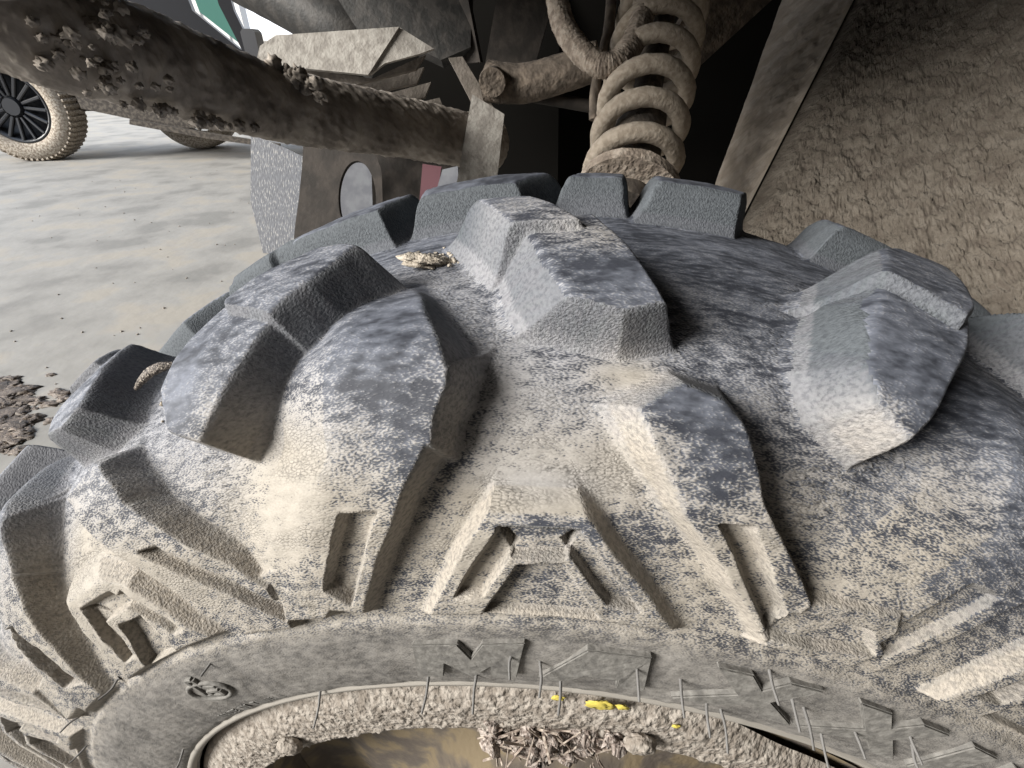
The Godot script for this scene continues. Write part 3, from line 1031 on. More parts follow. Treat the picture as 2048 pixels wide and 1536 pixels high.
func build_rim(wheel: Node3D) -> void:
	var rim := Node3D.new()
	rim.name = "rim"
	wheel.add_child(rim)
	part("bead_flange", lathe([Vector2(.184, -.03), Vector2(.1885, -.014), Vector2(.189, -.008), Vector2(.1880, -.003), Vector2(.1862, -.0012), Vector2(.184, -.002), Vector2(.181, -.0045), Vector2(.1765, -.0055)], 240), M.rim_band, rim)
	# the mud-plastered face of the rim, roughened
	var st := st_new()
	st.set_smooth_group(0)
	var nz := FastNoiseLite.new()
	nz.seed = 77
	nz.frequency = 380.0
	nz.fractal_octaves = 5
	nz.fractal_gain = .6
	var rr := 46
	var cc := 640
	var pts := PackedVector3Array()
	for i in rr + 1:
		var t := float(i) / rr
		for k in cc + 1:
			var a := deg_to_rad(lerpf(-75, 55, float(k) / cc))
			var deg: float = lerpf(-75, 55, float(k) / cc)
			var edge := lerpf(.1878, .1770, smoothstep(9, 27, deg)) - .0022 * smoothstep(-26, -44, deg)
			var r := lerpf(edge, .1605, clampf(t / .86, 0, 1))
			var z := -.0018 + .0048 * sin(clampf(t / .5, 0, 1) * PI / 2) - .016 * smoothstep(.84, 1.0, t)
			var p := Vector3(r * sin(a), r * cos(a), z)
			var v := nz.get_noise_3dv(p)
			var big := nz.get_noise_3dv(p * .22 + Vector3(3, 1, 2))
			var amp := .00025 + .0006 * smoothstep(.02, .3, big)
			p += Vector3(sin(a) * -.35, cos(a) * -.35, 1.0) * (v * amp + maxf(big, 0) * .0014) * smoothstep(0.0, .12, t)
			pts.append(p)
	for i in rr:
		for k in cc:
			var q := i * (cc + 1) + k
			quad(st, pts[q], pts[q + 1], pts[q + cc + 2], pts[q + cc + 1])
	part("muddy_rim_face", done(st), M.pale_mud, rim)
	part("bead_lip", lathe([Vector2(.1900, -.002), Vector2(.1893, .0008), Vector2(.1903, .0026), Vector2(.1922, .0030), Vector2(.1934, .0016)], 260), M.bead, rim)
	# scuffs where the yellow paint shows through
	for q in [[-1.2, .1862, 1.2, 1.3], [3.4, .1846, 2.8, 2.2], [5.2, .1852, 1.3, 1.2], [11.6, .1795, .8, .8]]:
		var yp := st_new()
		var a: float = deg_to_rad(q[0])
		for i in 3:
			var aa: float = a + rng.randf_range(-.5, .5) * q[2] / 180.0
			var rr2: float = q[1] + rng.randf_range(-.0004, .0004)
			add_lump(yp, Vector3(sin(aa) * rr2, cos(aa) * rr2, .0026), Vector3(q[2] * .0014, q[3] * .0010, .00035), .6, int(q[0] * 7) + i, 8)
		part("yellow_paint_scuff", done(yp), M.yellow_paint, rim)
	part("rim_barrel", lathe([Vector2(.1805, -.0035), Vector2(.162, -.010), Vector2(.1585, -.03), Vector2(.155, -.09), Vector2(.155, -.19), Vector2(.187, -.205)], 160), M.yellow_dust, rim)
	part("wheel_disc", lathe([Vector2(.157, -.034), Vector2(.150, -.041), Vector2(.128, -.043), Vector2(.11, -.036), Vector2(.075, -.033), Vector2(.06, -.02), Vector2(.0, -.018)], 120), M.yellow_dust, rim)
	# patches of yellow paint that show on the flange
	# spokes of the bead-lock ring and their bolt heads
	for deg in [-36.0, -21.0, 6.0, 24.0, 42.0]:
		var a := deg_to_rad(deg)
		var d := Vector3(sin(a), cos(a), 0)
		var side := Vector3(cos(a), -sin(a), 0)
		var sp := st_new()
		bar(sp, d * .157 + Vector3(0, 0, -.026) - side * .012, d * .118 + Vector3(0, 0, -.026) + side * .016, Vector3(0, 0, 1), .012, .016, .003)
		part("spoke", done(sp), M.grey_dust, rim)
		var b := CylinderMesh.new()
		b.top_radius = .0085
		b.bottom_radius = .0095
		b.height = .008
		b.radial_segments = 24
		var o := part("bolt_head", b, M.grey_dust, rim)
		o.transform = Transform3D(Basis(Vector3.RIGHT, PI / 2), d * .147 + side * .006 + Vector3(0, 0, -.014))
	for deg in [-41.0, 8.5]:
		var a := deg_to_rad(deg)
		var d := Vector3(sin(a), cos(a), 0)
		part("rim_bolt", lump(d * .1685 + Vector3(0, 0, .0055), Vector3(.0055, .0042, .003), .12, 9), M.pale_mud, rim)

# ------------------------------------------------------------------ the vehicle round the wheel
func build_vehicle() -> void:
	var v := thing("off_road_vehicle", "dusty underside and suspension of the vehicle behind the big wheel", "vehicle")
	# lower bumper tube
	var path := bend([Vector3(-0.2590, 0.4260, -0.1750), Vector3(-0.2750, 0.3900, -0.1760), Vector3(-0.2660, 0.3740, -0.1880), Vector3(-0.2550, 0.3610, -0.2350), Vector3(-0.2320, 0.3340, -0.3220), Vector3(-0.1670, 0.3100, -0.4140), Vector3(-0.0920, 0.2850, -0.4960)], 44)
	part("bumper_tube", tube(path, func(t: float, _a: float) -> float: return lerpf(.0315, .0255, smoothstep(0.0, .4, t)), 84, .0020, 120.0), M.mud_dark, v)
	var clods := st_new()
	var k := 0
	for c in [[Vector3(-0.2350, 0.3730, -0.1690), .010], [Vector3(-0.2320, 0.3670, -0.1720), .009], [Vector3(-0.2280, 0.3740, -0.1820), .009], [Vector3(-0.2420, 0.3620, -0.1620), .008], [Vector3(-0.2360, 0.3590, -0.1650), .009], [Vector3(-0.2300, 0.3640, -0.1860), .007], [Vector3(-0.2330, 0.3560, -0.1730), .008], [Vector3(-0.2430, 0.3760, -0.1640), .009], [Vector3(-0.2480, 0.3670, -0.1550), .008], [Vector3(-0.2350, 0.3550, -0.1980), .006], [Vector3(-0.2310, 0.3790, -0.1780), .008], [Vector3(-0.2430, 0.3530, -0.1630), .006], [Vector3(-0.2370, 0.3490, -0.1830), .005]]:
		for j in 4:
			k += 1
			var p: Vector3 = c[0] + Vector3(rng.randf_range(-.011, .011), rng.randf_range(-.010, .010), rng.randf_range(-.014, -.006))
			add_lump(clods, p, Vector3(c[1], c[1] * .8, c[1] * .9) * rng.randf_range(.12, .42), .7, k, 8)
	for j in 16:
		var t := rng.randf()
		add_lump(clods, Vector3(-0.2210, 0.3560, -0.3150).lerp(Vector3(-0.1940, 0.3420, -0.3210), t) + Vector3(rng.randf_range(-.003, .003), rng.randf_range(-.004, .004), 0), Vector3.ONE * rng.randf_range(.0015, .005), .6, 100 + j, 8)
	for j in 22:
		var t := rng.randf()
		add_lump(clods, Vector3(-0.2470, 0.3430, -0.1960).lerp(Vector3(-0.2270, 0.3200, -0.2830), t) + Vector3(0, rng.randf_range(-.003, .002), 0), Vector3.ONE * rng.randf_range(.0012, .0035), .6, 140 + j, 8)
	var cm := part("caked_mud", done(clods), M.mud_dark, v)
	cm.set_meta("kind", "stuff")
	# folded guard plate and the stepped leaves under it
	part("guard_plate", sheet([Vector3(-0.3310, 0.3580, -0.4840), Vector3(-0.3260, 0.3720, -0.4930), Vector3(-0.3100, 0.3780, -0.5050), Vector3(-0.1880, 0.3780, -0.5350), Vector3(-0.2170, 0.3490, -0.4890)], FACING, .004), M.metal_dust, v)
	part("guard_plate_fold", sheet([Vector3(-0.2160, 0.3490, -0.4930), Vector3(-0.1880, 0.3770, -0.5390), Vector3(-0.1560, 0.3500, -0.5560), Vector3(-0.1690, 0.3480, -0.5480), Vector3(-0.2020, 0.3540, -0.5090)], FACING, .003), M.metal_dust, v)
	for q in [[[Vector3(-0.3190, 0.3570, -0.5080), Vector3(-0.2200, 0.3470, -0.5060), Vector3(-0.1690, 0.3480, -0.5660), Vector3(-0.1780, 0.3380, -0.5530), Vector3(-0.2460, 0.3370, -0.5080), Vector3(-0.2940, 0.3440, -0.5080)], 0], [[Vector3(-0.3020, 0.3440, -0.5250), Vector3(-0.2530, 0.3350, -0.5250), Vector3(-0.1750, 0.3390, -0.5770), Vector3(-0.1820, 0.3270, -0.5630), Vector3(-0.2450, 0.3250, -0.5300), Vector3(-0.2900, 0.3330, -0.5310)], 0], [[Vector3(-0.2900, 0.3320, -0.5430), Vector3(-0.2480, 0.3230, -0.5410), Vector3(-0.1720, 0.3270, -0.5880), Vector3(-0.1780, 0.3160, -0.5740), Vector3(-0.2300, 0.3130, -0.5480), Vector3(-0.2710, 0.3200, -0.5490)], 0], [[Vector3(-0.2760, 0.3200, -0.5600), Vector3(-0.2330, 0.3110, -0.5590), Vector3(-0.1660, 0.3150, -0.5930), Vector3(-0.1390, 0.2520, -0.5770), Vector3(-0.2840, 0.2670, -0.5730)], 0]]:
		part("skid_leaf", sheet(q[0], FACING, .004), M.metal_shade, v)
	# bent strap
	part("strap", sheet([Vector3(-0.1050, 0.3340, -0.4550), Vector3(-0.0740, 0.3170, -0.4530), Vector3(-0.0800, 0.2520, -0.4270), Vector3(-0.1190, 0.2540, -0.4250)], FACING, .004), M.metal_dust, v)
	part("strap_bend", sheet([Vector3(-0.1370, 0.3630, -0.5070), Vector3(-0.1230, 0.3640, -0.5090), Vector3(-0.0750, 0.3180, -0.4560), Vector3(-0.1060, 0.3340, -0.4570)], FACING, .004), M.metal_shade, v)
	# flange plate with a lightening hole
	part("scratched_flange", sheet([Vector3(-0.3960, 0.2860, -0.5500), Vector3(-0.3540, 0.2790, -0.5310), Vector3(-0.3120, 0.2690, -0.5110), Vector3(-0.3120, 0.2550, -0.5020), Vector3(-0.3270, 0.1750, -0.4590), Vector3(-0.3860, 0.1630, -0.4810), Vector3(-0.4000, 0.2170, -0.5150)], FACING, .003), M.scratched, v)
	var web := st_new()
	var wo := Vector3(-0.2570, 0.2240, -0.5050)
	var wx := (Vector3(-0.1970, 0.2240, -0.5110) - wo) / 100.0
	var wy := (Vector3(-0.2530, 0.1750, -0.4730) - wo) / 100.0
	var rim_ := [Vector2(610, 285), Vector2(668, 292), Vector2(715, 296), Vector2(750, 300), Vector2(764, 340), Vector2(765, 397), Vector2(765, 450), Vector2(752, 510), Vector2(715, 515), Vector2(640, 515), Vector2(586, 512), Vector2(592, 450), Vector2(600, 397), Vector2(607, 330)]
	web.set_smooth_group(-1)
	for i in 48:
		var e := []
		for j in 2:
			var a := TAU * (i + j) / 48.0
			var dir := Vector2(cos(a), sin(a))
			var inner := Vector2(715, 397) + Vector2(cos(a) * 37, sin(a) * 77)
			var outer := inner
			for s in rim_.size():
				var hit = Geometry2D.segment_intersects_segment(Vector2(715, 397), Vector2(715, 397) + dir * 400, rim_[s], rim_[(s + 1) % rim_.size()])
				if hit != null:
					outer = hit
			e.append(wo + wx * (inner.x - 715) + wy * (inner.y - 397))
			e.append(wo + wx * (outer.x - 715) + wy * (outer.y - 397))
			e.append(wo + wx * (inner.x - 715) + wy * (inner.y - 397) - FACING * .007)
		quad(web, e[0], e[1], e[4], e[3])
		quad(web, e[0], e[3], e[5], e[2])
	part("web_plate", done(web), M.dark_brown, v)
	part("inner_panel", sheet([Vector3(-0.4120, 0.2400, -0.7580), Vector3(-0.3050, 0.2400, -0.7690), Vector3(-0.2960, 0.1040, -0.6800), Vector3(-0.4030, 0.1040, -0.6690)], Vector3(.1, .25, 1), .004), M.grey_panel, v)
	part("rear_web", sheet([Vector3(-0.2580, 0.2710, -0.5780), Vector3(-0.1390, 0.2580, -0.5810), Vector3(-0.1380, 0.1520, -0.5110), Vector3(-0.2520, 0.1510, -0.4990)], FACING, .004), M.dark_brown, v)
	part("shade_sheet", sheet([Vector3(-0.4380, 0.4840, -0.9170), Vector3(-0.0410, 0.4840, -0.9580), Vector3(-0.0180, 0.1590, -0.7450), Vector3(-0.1710, 0.1450, -0.7200), Vector3(-0.3070, 0.2400, -0.7690), Vector3(-0.4160, 0.2970, -0.7960), Vector3(-0.4430, 0.3620, -0.8360), Vector3(-0.3820, 0.3960, -0.8640)], FACING, .004), M.shade_black, v)  # black sheet added where only darkness shows behind the plates
	part("red_patch", sheet([Vector3(-0.1860, 0.2560, -0.5510), Vector3(-0.1630, 0.2530, -0.5520), Vector3(-0.1680, 0.2190, -0.5290), Vector3(-0.1890, 0.2190, -0.5270)], FACING, .003), M.red_paint, v)  # small red sheet for a glimpse of background
	part("grey_patch", sheet([Vector3(-0.1590, 0.2520, -0.5390), Vector3(-0.1410, 0.2550, -0.5440), Vector3(-0.1380, 0.2220, -0.5220), Vector3(-0.1690, 0.2220, -0.5190)], FACING, .003), M.grey_panel, v)  # small grey sheet for a glimpse of background
	# frame rail and box section at the top
	part("frame_rail", tube(bend([Vector3(-0.4270, 0.4530, -0.6570), Vector3(-0.3590, 0.4230, -0.6440), Vector3(-0.2900, 0.3910, -0.6300), Vector3(-0.2530, 0.3670, -0.6420)], 8), func(_t: float, _a: float) -> float: return .032, 28, .0012, 60.0), M.black_metal, v)
	part("cross_member", sheet([Vector3(-0.3090, 0.4490, -0.6300), Vector3(-0.1350, 0.4540, -0.6870), Vector3(-0.1330, 0.3630, -0.6280), Vector3(-0.1650, 0.3600, -0.5980), Vector3(-0.1960, 0.3800, -0.5840), Vector3(-0.2490, 0.3810, -0.5790)], FACING, .02), M.black_metal, v)
	part("bracket", sheet([Vector3(-0.1700, 0.4390, -0.6380), Vector3(-0.1270, 0.4390, -0.6430), Vector3(-0.1250, 0.3610, -0.5910), Vector3(-0.1500, 0.3610, -0.5880)], Vector3(-.5, .1, 1), .006), M.dark_brown, v)
	part("tower_bracket", sheet([Vector3(-0.0990, 0.4380, -0.6330), Vector3(-0.0310, 0.4380, -0.6400), Vector3(-0.0520, 0.3710, -0.5690), Vector3(-0.0850, 0.3610, -0.5590), Vector3(-0.1120, 0.3600, -0.5620)], FACING, .006), M.dark_brown, v)
	# control arm with its bushing
	part("control_arm", tube(bend([Vector3(-0.0960, 0.3440, -0.4990), Vector3(-0.0630, 0.3420, -0.4940), Vector3(-0.0280, 0.3490, -0.4910), Vector3(0.0140, 0.3620, -0.4860)], 10), func(t: float, a: float) -> float: return (.0205 - .002 * t) * (1.0 + .12 * cos(2 * a)), 24, .0012, 90.0), M.mud_brown, v)
	part("bushing", tube(PackedVector3Array([Vector3(-0.0900, 0.3440, -0.4970), Vector3(-0.0870, 0.3440, -0.4630)]), func(t: float, _a: float) -> float: return .0145 - .002 * t, 24, .0006, 200.0), M.mud_brown, v)
	part("arm_link", tube(PackedVector3Array([Vector3(-0.0530, 0.3320, -0.4950), Vector3(0.0090, 0.3230, -0.4950), Vector3(0.0490, 0.3180, -0.4960)]), func(_t: float, _a: float) -> float: return .006, 14, .0005, 200.0), M.dark_brown, v)
	# coil-over: spring, damper body, perch
	var lo := Vector3(0.0350, 0.2850, -0.3070)
	var hi := Vector3(0.0700, 0.4190, -0.4990)
	var ax := (hi - lo).normalized()
	var ux := Vector3(1, 0, 0)
	ux = (ux - ax * ux.dot(ax)).normalized()
	var uy := ax.cross(ux)
	var coil := PackedVector3Array()
	var turns := 6.9
	for i in 361:
		var t := i / 360.0
		var a := TAU * turns * t + 1.2
		coil.append(lo.lerp(hi, t) + (ux * cos(a) + uy * sin(a)) * lerpf(.0295, .0325, t))
	part("coil_spring", tube(coil, func(_t: float, _a: float) -> float: return .0067, 18, .0010, 200.0), M.spring_mud, v)
	part("damper_body", tube(PackedVector3Array([lo.lerp(hi, -.1), lo.lerp(hi, .3), lo.lerp(hi, .36), lo.lerp(hi, 1.0)]), func(t: float, _a: float) -> float: return .019 if t < .5 else .0115, 28, .0006, 160.0), M.damper, v)
	part("spring_perch", tube(PackedVector3Array([lo - ax * .012, lo - ax * .004]), func(_t: float, _a: float) -> float: return .037, 36, .001, 120.0), M.mud_mid, v)
	part("shock_tower", sheet([Vector3(0.1160, 0.4340, -0.5440), Vector3(0.2080, 0.4370, -0.5790), Vector3(0.1480, 0.3580, -0.4970), Vector3(0.1060, 0.2980, -0.4230), Vector3(0.0940, 0.2910, -0.4110), Vector3(0.0820, 0.3160, -0.4380)], Vector3(.35, -.1, 1), .008), M.mud_brown, v)
	# brake hose and a thinner line
	var hose := bend([Vector3(-0.0300, 0.4280, -0.4530), Vector3(-0.0250, 0.3960, -0.4260), Vector3(-0.0140, 0.3760, -0.4020), Vector3(0.0040, 0.3610, -0.3820), Vector3(0.0200, 0.3590, -0.3760), Vector3(0.0330, 0.3710, -0.3890), Vector3(0.0420, 0.3920, -0.4180), Vector3(0.0480, 0.4280, -0.4610)], 26)
	part("brake_hose", tube(hose, func(t: float, _a: float) -> float: return .0090 + .0006 * sin(t * 420.0), 20, .0012, 240.0), M.mud_mid, v)
	part("brake_line", tube(bend([Vector3(0.0190, 0.4280, -0.4810), Vector3(0.0180, 0.3870, -0.4490), Vector3(0.0130, 0.3660, -0.4280), Vector3(0.0090, 0.3410, -0.4110), Vector3(0.0100, 0.3190, -0.4020)], 10), func(t: float, _a: float) -> float: return .0042 + .0004 * sin(t * 260.0), 12, .0004, 240.0), M.mud_brown, v)
	# the mud-spattered liner of the wheel well, and its smooth inner flange
	liner(v)
	# arch and hood out of view block light; dark backing stands in for shade
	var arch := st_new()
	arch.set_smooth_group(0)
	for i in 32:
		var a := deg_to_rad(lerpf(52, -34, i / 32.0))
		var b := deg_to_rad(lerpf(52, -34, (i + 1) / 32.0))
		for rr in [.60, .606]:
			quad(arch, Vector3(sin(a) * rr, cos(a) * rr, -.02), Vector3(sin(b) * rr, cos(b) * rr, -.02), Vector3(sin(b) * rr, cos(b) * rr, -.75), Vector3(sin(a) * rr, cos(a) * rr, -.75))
	part("unseen_wheel_arch", done(arch), M.shade_black, v)  # out of view, shaped to keep light off the liner
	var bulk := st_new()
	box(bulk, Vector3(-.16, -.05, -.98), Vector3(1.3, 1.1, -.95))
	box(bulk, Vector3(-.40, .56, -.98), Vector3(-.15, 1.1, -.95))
	part("shade_backing", done(bulk), M.shade_black, v)  # black boxes added where only deep shade shows
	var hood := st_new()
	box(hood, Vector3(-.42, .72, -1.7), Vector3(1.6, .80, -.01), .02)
	part("unseen_bonnet", done(hood), M.shade_black, v)  # out of view, shades the wheel well from above
	var unseen_floor_pan := st_new()
	box(unseen_floor_pan, Vector3(-.05, -.06, -1.7), Vector3(1.6, -.03, -.62), .006)
	part("unseen_floor_pan", done(unseen_floor_pan), M.shade_black, v)  # out of view, darkens the space under the body

func liner(v: Node3D) -> void:
	var A := Vector3(0.2650, 0.4270, -0.5600)
	var B := Vector3(0.1310, 0.2560, -0.3330)
	var C := Vector3(0.3170, 0.4130, -0.3820)
	var D := Vector3(0.2740, 0.2330, -0.1770)
	# carry it down behind the tyre and out past the frame
	var Bl := B + (B - A) * .55
	var Dl := D + (D - C) * .35
	var Al := A + (A - B) * .6
	var Cl := C + (C - D) * .4
	var nz := FastNoiseLite.new()
	nz.seed = 31
	nz.frequency = 74.0
	nz.fractal_octaves = 5
	nz.fractal_gain = .52
	nz.domain_warp_enabled = true
	nz.domain_warp_amplitude = .012
	nz.domain_warp_frequency = 30.0
	var big := FastNoiseLite.new()
	big.seed = 32
	big.frequency = 9.0
	var n := (C - A).cross(B - A).normalized()
	if n.dot(Vector3(0, .36, .1) - A) < 0:
		n = -n
	var R := 330
	var Cc := 330
	var pts := PackedVector3Array()
	for i in R + 1:
		var t := float(i) / R
		var e0 := Al.lerp(Bl, t)
		var e1 := Cl.lerp(Dl, t)
		for k in Cc + 1:
			var w := float(k) / Cc
			w = w * w * .35 + w * .65
			var p := e0.lerp(e1, w)
			var q := Vector3(p.x, p.y, p.z)
			# lumps lie in slanting ridges, stretched along the splash
			var along := (Cl - Al).normalized()
			var s := q - along * q.dot(along) * .25
			var r := nz.get_noise_3dv(s)
			var ridge := 1.0 - absf(nz.get_noise_3dv(s * 1.3 + Vector3(7, 2, 5))) * 2.4
			var amt := smoothstep(0.0, .16, w) * clampf(.85 + big.get_noise_3dv(q) * .8, .25, 1.3)
			pts.append(p + n * ((r * .0050 + maxf(ridge, 0.0) * .0026) * amt + .004 * smoothstep(0.0, .1, w)))
	var st := st_new()
	st.set_smooth_group(0)
	for i in R:
		for k in Cc:
			var q := i * (Cc + 1) + k
			quad(st, pts[q], pts[q + 1], pts[q + Cc + 2], pts[q + Cc + 1])
	part("mud_spattered_liner", done(st), M.liner_mud, v)
	# the smooth flange that turns in from the liner's edge
	var F0 := Vector3(0.2440, 0.4520, -0.7130) + (Vector3(0.2440, 0.4520, -0.7130) - Vector3(0.1160, 0.2230, -0.4040)) * .6
	var F1 := Vector3(0.1160, 0.2230, -0.4040) + (Vector3(0.1160, 0.2230, -0.4040) - Vector3(0.2440, 0.4520, -0.7130)) * .3
	var st2 := st_new()
	st2.set_smooth_group(0)
	var n2 := (Bl - Al).cross(F0 - Al).normalized()
	if n2.dot(Vector3(0, .36, .1) - Al) < 0:
		n2 = -n2
	var fp := PackedVector3Array()
	for i in 241:
		var t := i / 240.0
		for k in 61:
			var w := k / 60.0
			var p := Al.lerp(Bl, t).lerp(F0.lerp(F1, t), w)
			fp.append(p + n2 * (nz.get_noise_3dv(p) * .0030 * (1.0 - .7 * w) + big.get_noise_3dv(p * 1.7) * .002) * smoothstep(0.0, .06, w) + n * .0025 * (1.0 - smoothstep(0.0, .1, w)))
	for i in 240:
		for k in 60:
			var q := i * 61 + k
			quad(st2, fp[q], fp[q + 1], fp[q + 62], fp[q + 61])
	part("liner_flange", done(st2), M.liner_smooth, v)

# ------------------------------------------------------------------ the shed and what stands in it
func build_place() -> void:
	var fl := PlaneMesh.new()
	fl.size = Vector2(80, 80)
	var g := struct("shed_floor", fl, M.concrete)
	g.position = Vector3(0, GROUND, 0)
	# far wall with a wide bright doorway
	var wall := st_new()
	var zz := -9.2
	box(wall, Vector3(-16, GROUND, zz - .2), Vector3(-5.32, 4.5, zz))
	box(wall, Vector3(-5.32, GROUND, zz - .2), Vector3(-1.2, .64, zz))
	box(wall, Vector3(-5.32, 2.4, zz - .2), Vector3(-1.2, 4.5, zz))
	box(wall, Vector3(-1.2, GROUND, zz - .2), Vector3(8, 4.5, zz))
	var wn := struct("shed_wall", done(wall), M.white_wall)
	for i in 26:
		var st := st_new()
		var x := -15.6 + i * .4
		bar(st, Vector3(x, GROUND, zz + .01), Vector3(x, 4.4, zz + .01), Vector3.RIGHT, .05, .03, .008)
		part("wall_rib", done(st), M.white_wall, wn)
	var fr := st_new()
	bar(fr, Vector3(-5.32, .64, zz + .03), Vector3(-5.32, 2.4, zz + .03), Vector3.RIGHT, .09, .06)
	bar(fr, Vector3(-5.32, .66, zz + .03), Vector3(-1.2, .66, zz + .03), Vector3.UP, .09, .06)
	part("opening_frame", done(fr), M.white_wall, wn)
	# shed roof and sides out of view, placed to darken all but the left
	var roof := st_new()
	box(roof, Vector3(-2.8, 3.7, -9.4), Vector3(6.2, 3.85, 6.2), .02)
	struct("unseen_shed_roof", done(roof), M.unseen_shed_timber)
	var rw := st_new()
	box(rw, Vector3(6, GROUND, -9.4), Vector3(6.2, 3.7, 6.2), .02)
	struct("unseen_side_wall", done(rw), M.unseen_shed_timber)
	var nw := st_new()
	box(nw, Vector3(-6.5, GROUND, 6.0), Vector3(6, 3.7, 6.2), .02)
	struct("unseen_near_wall", done(nw), M.unseen_shed_timber)
	build_truck()
	# a low smear of churned mud on the floor
	var mud := st_new()
	for i in 7:
		add_lump(mud, Vector3(-1.38 + rng.randfn() * .09, GROUND, -.66 + rng.randfn() * .07), Vector3(.10, .006, .07), .5, 900 + i, 16)
	for i in 300:
		var p := Vector3(-1.36 + rng.randfn() * .11, GROUND, -.66 + rng.randfn() * .085)
		var r := rng.randf_range(.004, .02)
		add_lump(mud, p, Vector3(r * 1.4, r * .32, r), .7, i, 7)
	var ms := part("mud_smear", done(mud), M.wet_mud, self)
	ms.set_meta("label", "wet brown churned mud smeared on the concrete left of the wheel")
	ms.set_meta("category", "mud")
	ms.set_meta("kind", "stuff")
	var grit := MultiMesh.new()
	grit.transform_format = MultiMesh.TRANSFORM_3D
	grit.mesh = lump(Vector3.ZERO, Vector3(1, .5, .8), .5, 3, 5)
	grit.instance_count = 200
	for i in 200:
		var d := rng.randf_range(.9, 4.6)
		var a := deg_to_rad(rng.randf_range(118, 172))
		var p := Vector3(cos(a) * d * .95, GROUND + .001, -sin(a) * d)
		grit.set_instance_transform(i, Transform3D(Basis.from_euler(Vector3(0, rng.randf() * TAU, 0)).scaled(Vector3.ONE * rng.randf_range(.0015, .005)), p))
	var gm := MultiMeshInstance3D.new()
	gm.name = "floor_grit"
	gm.multimesh = grit
	gm.material_override = M.pale_mud
	add_child(gm)
	gm.set_meta("label", "small crumbs of dry dirt scattered over the concrete floor")
	gm.set_meta("category", "grit")
	gm.set_meta("kind", "stuff")

func build_truck() -> void:
	var t := thing("parked_truck", "dark truck with muddy tyres parked behind the bumper tube", "truck")
	var X := Vector3(.97, 0, -.24).normalized()
	var Z := Vector3(.24, 0, .97).normalized()
	truck_wheel(t, Vector3(-4.27, GROUND, -3.82), X, Z, .385, true)
	truck_wheel(t, Vector3(-3.36, GROUND, -4.55), X, Z, .36, false)
	part("body_side", sheet([Vector3(-4.2573, 0.9460, -3.8232), Vector3(-2.7015, 0.9775, -4.2081), Vector3(-2.8167, 0.7831, -4.1796), Vector3(-2.8032, 0.6623, -4.1829), Vector3(-2.5490, 0.4321, -4.2458), Vector3(-2.2865, 0.3684, -4.3108), Vector3(-2.3802, -0.0227, -4.2876), Vector3(-3.1746, 0.0491, -4.0910), Vector3(-3.6785, 0.1480, -3.9663), Vector3(-3.7679, 0.4526, -3.9442), Vector3(-4.0902, 0.4514, -3.8645), Vector3(-4.5795, 0.3598, -3.7434)], Z, .06), M.truck_paint, t)
	part("sill", sheet([Vector3(-3.7424, 0.1964, -3.8990), Vector3(-3.1677, 0.0800, -4.0412), Vector3(-2.3711, -0.0836, -4.2383), Vector3(-2.3887, -0.1570, -4.2340), Vector3(-3.2210, -0.0724, -4.0280), Vector3(-3.7367, 0.0510, -3.9004)], Z, .10), M.dusty_sill, t)
	part("running_board", sheet([Vector3(-3.3971, -0.0217, -3.9124), Vector3(-2.8690, -0.1270, -4.0430), Vector3(-2.3697, -0.2156, -4.1666), Vector3(-2.3768, -0.2454, -4.1648), Vector3(-2.8811, -0.1665, -4.0400), Vector3(-3.4102, -0.0560, -3.9091)], Z, .05), M.dusty_sill, t)
	part("side_window", sheet([Vector3(-2.7649, 0.8362, -4.1563), Vector3(-2.6213, 0.8385, -4.1919), Vector3(-2.6012, 0.7085, -4.1968), Vector3(-2.5113, 0.4505, -4.2191), Vector3(-2.7446, 0.6546, -4.1614)], Z, .02), M.glass_green, t)
	part("pillar", sheet([Vector3(-2.5961, 0.8922, -4.1827), Vector3(-2.5115, 0.8937, -4.2036), Vector3(-2.4991, 0.6620, -4.2066), Vector3(-2.4257, 0.4000, -4.2248), Vector3(-2.5104, 0.4251, -4.2039), Vector3(-2.5899, 0.6959, -4.1842)], Z, .05), M.truck_paint, t)
	var mir := st_new()
	var mp := Vector3(-2.3895, 0.4676, -4.1617)
	box(mir, mp - Vector3(.055, .085, .05), mp + Vector3(.055, .085, .05), .02)
	var mo := part("wing_mirror", done(mir), M.truck_paint, t)
	mo.name = "wing_mirror"
	var under := st_new()
	var w0 := Vector3(-4.27, GROUND, -3.82) - Z * .25
	bar(under, w0 + Vector3(-.8, .42, 0), w0 + X * 3.6 + Vector3(0, .42, 0), Vector3.UP, .16, .5, .02)
	part("underbody", done(under), M.dusty_sill, t)

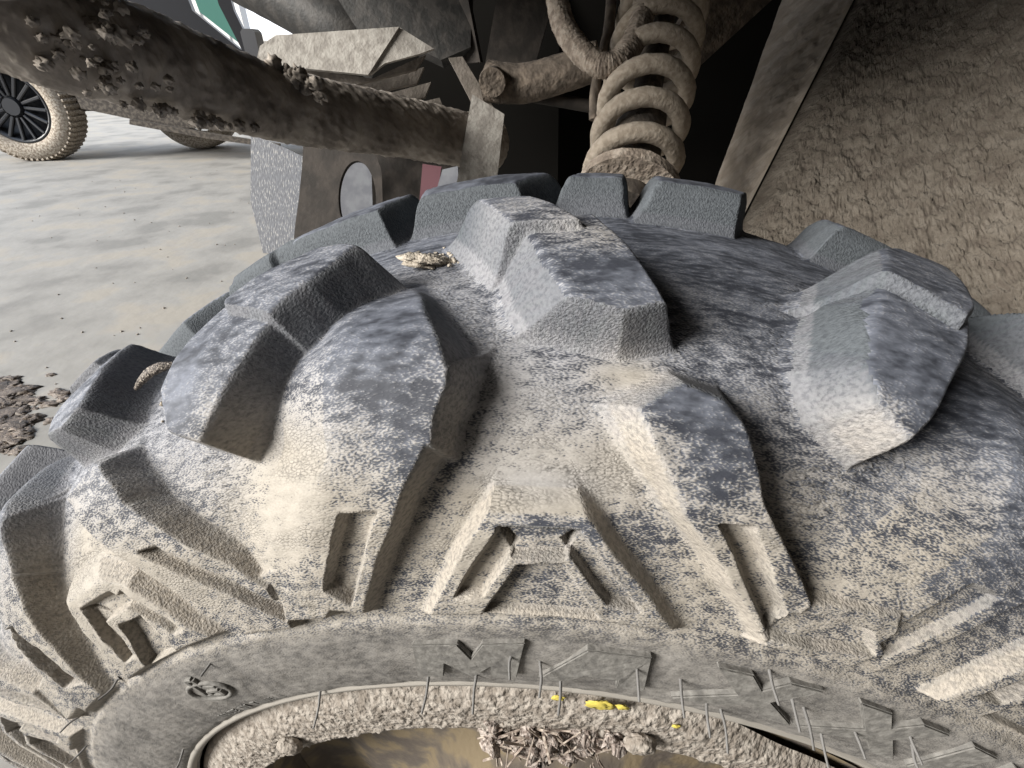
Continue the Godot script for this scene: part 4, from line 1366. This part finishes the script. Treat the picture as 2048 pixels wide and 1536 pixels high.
func truck_wheel(t: Node3D, at: Vector3, X: Vector3, Z: Vector3, r: float, near: bool) -> void:
	var w := Node3D.new()
	w.name = "wheel"
	t.add_child(w, true)
	w.transform = Transform3D(X, Vector3.UP, Z, at + Vector3.UP * r)
	var tyre := lathe([Vector2(r * .64, -.01), Vector2(r * .67, .012), Vector2(r * .80, .022), Vector2(r * .93, .008), Vector2(r * .985, -.02), Vector2(r, -.05), Vector2(r, -.21), Vector2(r * .93, -.26), Vector2(r * .64, -.24)], 72)
	part("tyre", tyre, M.truck_tyre, w)
	if not near:
		return
	var tread := st_new()
	for i in 60:
		var a := TAU * i / 60.0
		var d := Vector3(sin(a), cos(a), 0)
		var s := Vector3(cos(a), -sin(a), 0)
		bar(tread, d * (r * .96) + Vector3(0, 0, .004), d * (r * 1.012) + Vector3(0, 0, -.05), s, .018, .022, .003)
		bar(tread, d * (r * 1.0) + Vector3(0, 0, -.06), d * (r * 1.0) + Vector3(0, 0, -.2), s, .022, .022, .003)
	var tb := part("tread_blocks", done(tread), M.truck_tyre, w)
	tb.set_meta("kind", "stuff")
	part("rim", lathe([Vector2(r * .655, .004), Vector2(r * .64, .012), Vector2(r * .60, .004), Vector2(r * .57, -.03), Vector2(r * .5, -.075), Vector2(r * .2, -.06), Vector2(0, -.05)], 64), M.black_gloss, w)
	for i in 16:
		var a := TAU * (i + .3) / 16.0
		var d := Vector3(sin(a), cos(a), 0)
		var st := st_new()
		bar(st, d * r * .2 + Vector3(0, 0, -.022), d * r * .6 + Vector3(0, 0, -.006), Vector3(cos(a), -sin(a), 0), .024, .03, .006)
		part("spoke", done(st), M.black_gloss, w)
	var cap := CylinderMesh.new()
	cap.top_radius = r * .15
	cap.bottom_radius = r * .19
	cap.height = .05
	var c := part("hub_cap", cap, M.black_gloss, w)
	c.transform = Transform3D(Basis(Vector3.RIGHT, PI / 2), Vector3(0, 0, -.015))

# ------------------------------------------------------------------ small things lying on the wheel
func build_small() -> void:
	# dry flake of mud in the hollow of the tread
	var st := st_new()
	var c := on_tyre(-11.0, 169.5, .0022)
	for i in 12:
		add_lump(st, c + Vector3(rng.randf_range(-.0045, .0045), rng.randf_range(-.0012, .0012), rng.randf_range(-.0025, .0025)), Vector3(.0050, .0011, .0034) * rng.randf_range(.5, 1.1), .6, 300 + i, 9)
	top("mud_flake", done(st), M.flake, "pale crumbly flake of dry mud in the hollow between two tread lugs", "mud flake")
	# curled seed husk
	var h := on_tyre(-28.7, 134.5, .0062)
	var hx := (on_tyre(-26.7, 135.2, .0066) - on_tyre(-30.7, 134.0, .0066))
	var d := hx.normalized()
	var path := bend([h - hx * .5, h - hx * .2 + Vector3(0, .0022, .001), h + hx * .15 + Vector3(0, .0028, .001), h + hx * .5], 8)
	var husk := tube(path, func(t: float, a: float) -> float: return .0017 * sin(clampf(t * .92 + .04, 0, 1) * PI) * (1.0 + .45 * cos(a * 2.0)) + .0003, 14, .0007, 260.0)
	top("seed_husk", husk, M.husk, "dark curled husk lying on the lug at the left edge of the wheel", "husk")
	var crumbs := MultiMesh.new()
	crumbs.transform_format = MultiMesh.TRANSFORM_3D
	crumbs.mesh = lump(Vector3.ZERO, Vector3(1, .7, .8), .5, 4, 5)
	crumbs.instance_count = 130
	for i in 130:
		var p: Vector3
		if i < 55:
			p = on_tyre(-26.3 + rng.randfn() * 1.6, 131.0 + rng.randfn() * 7.0, .0005)
		else:
			p = on_tyre(-9.6 + rng.randfn() * 1.2, 174.0 + rng.randfn() * 4.0, .0005)
		crumbs.set_instance_transform(i, Transform3D(Basis.from_euler(Vector3(rng.randf() * 3, rng.randf() * 3, 0)).scaled(Vector3.ONE * rng.randf_range(.0004, .0011)), p))
	var cm := MultiMeshInstance3D.new()
	cm.name = "tread_crumbs"
	cm.multimesh = crumbs
	cm.material_override = M.flake
	add_child(cm)
	cm.set_meta("label", "specks of dry dirt sprinkled on the tread lugs")
	cm.set_meta("category", "dirt")
	cm.set_meta("kind", "stuff")
	# matted clump of mud and straw on the rim
	var clump := thing("mud_straw_clump", "shaggy clump of mud and chopped straw stuck on the inner rim edge", "mud clump")
	var ms := st_new()
	for i in 120:
		var deg := rng.randf_range(-11.5, 6.5)
		var a := deg_to_rad(deg)
		var wgt: float = 1.0 - pow(absf((deg + 2.5) / 9.5), 2.0)
		var r := .1665 - rng.randf() * .0235 * maxf(wgt, .12)
		var p := Vector3(sin(a) * r, cos(a) * r, .004 - rng.randf_range(0, .012) + .004 * wgt * rng.randf())
		add_lump(ms, p, Vector3(1, .8, .9) * rng.randf_range(.0013, .0042), .9, 500 + i, 7)
	part("mud", done(ms), M.clump, clump)
	var straw := st_new()
	for i in 150:
		var deg := rng.randf_range(-10.5, 5.5)
		var a := deg_to_rad(deg)
		var r := .1655 - rng.randf() * .022
		var p := Vector3(sin(a) * r, cos(a) * r, .008 - rng.randf_range(0, .008))
		var dd := Vector3(rng.randfn(), rng.randfn(), rng.randfn() * .5).normalized() * rng.randf_range(.003, .011)
		bar(straw, p, p + dd, Vector3(0, 0, 1), rng.randf_range(.0004, .0011), .0004, .0001)
	var so := part("straw", done(straw), M.straw, clump)
	so.set_meta("kind", "stuff")

const FACING := Vector3(.08, .40, .91)     # the way most of the under-body plates face
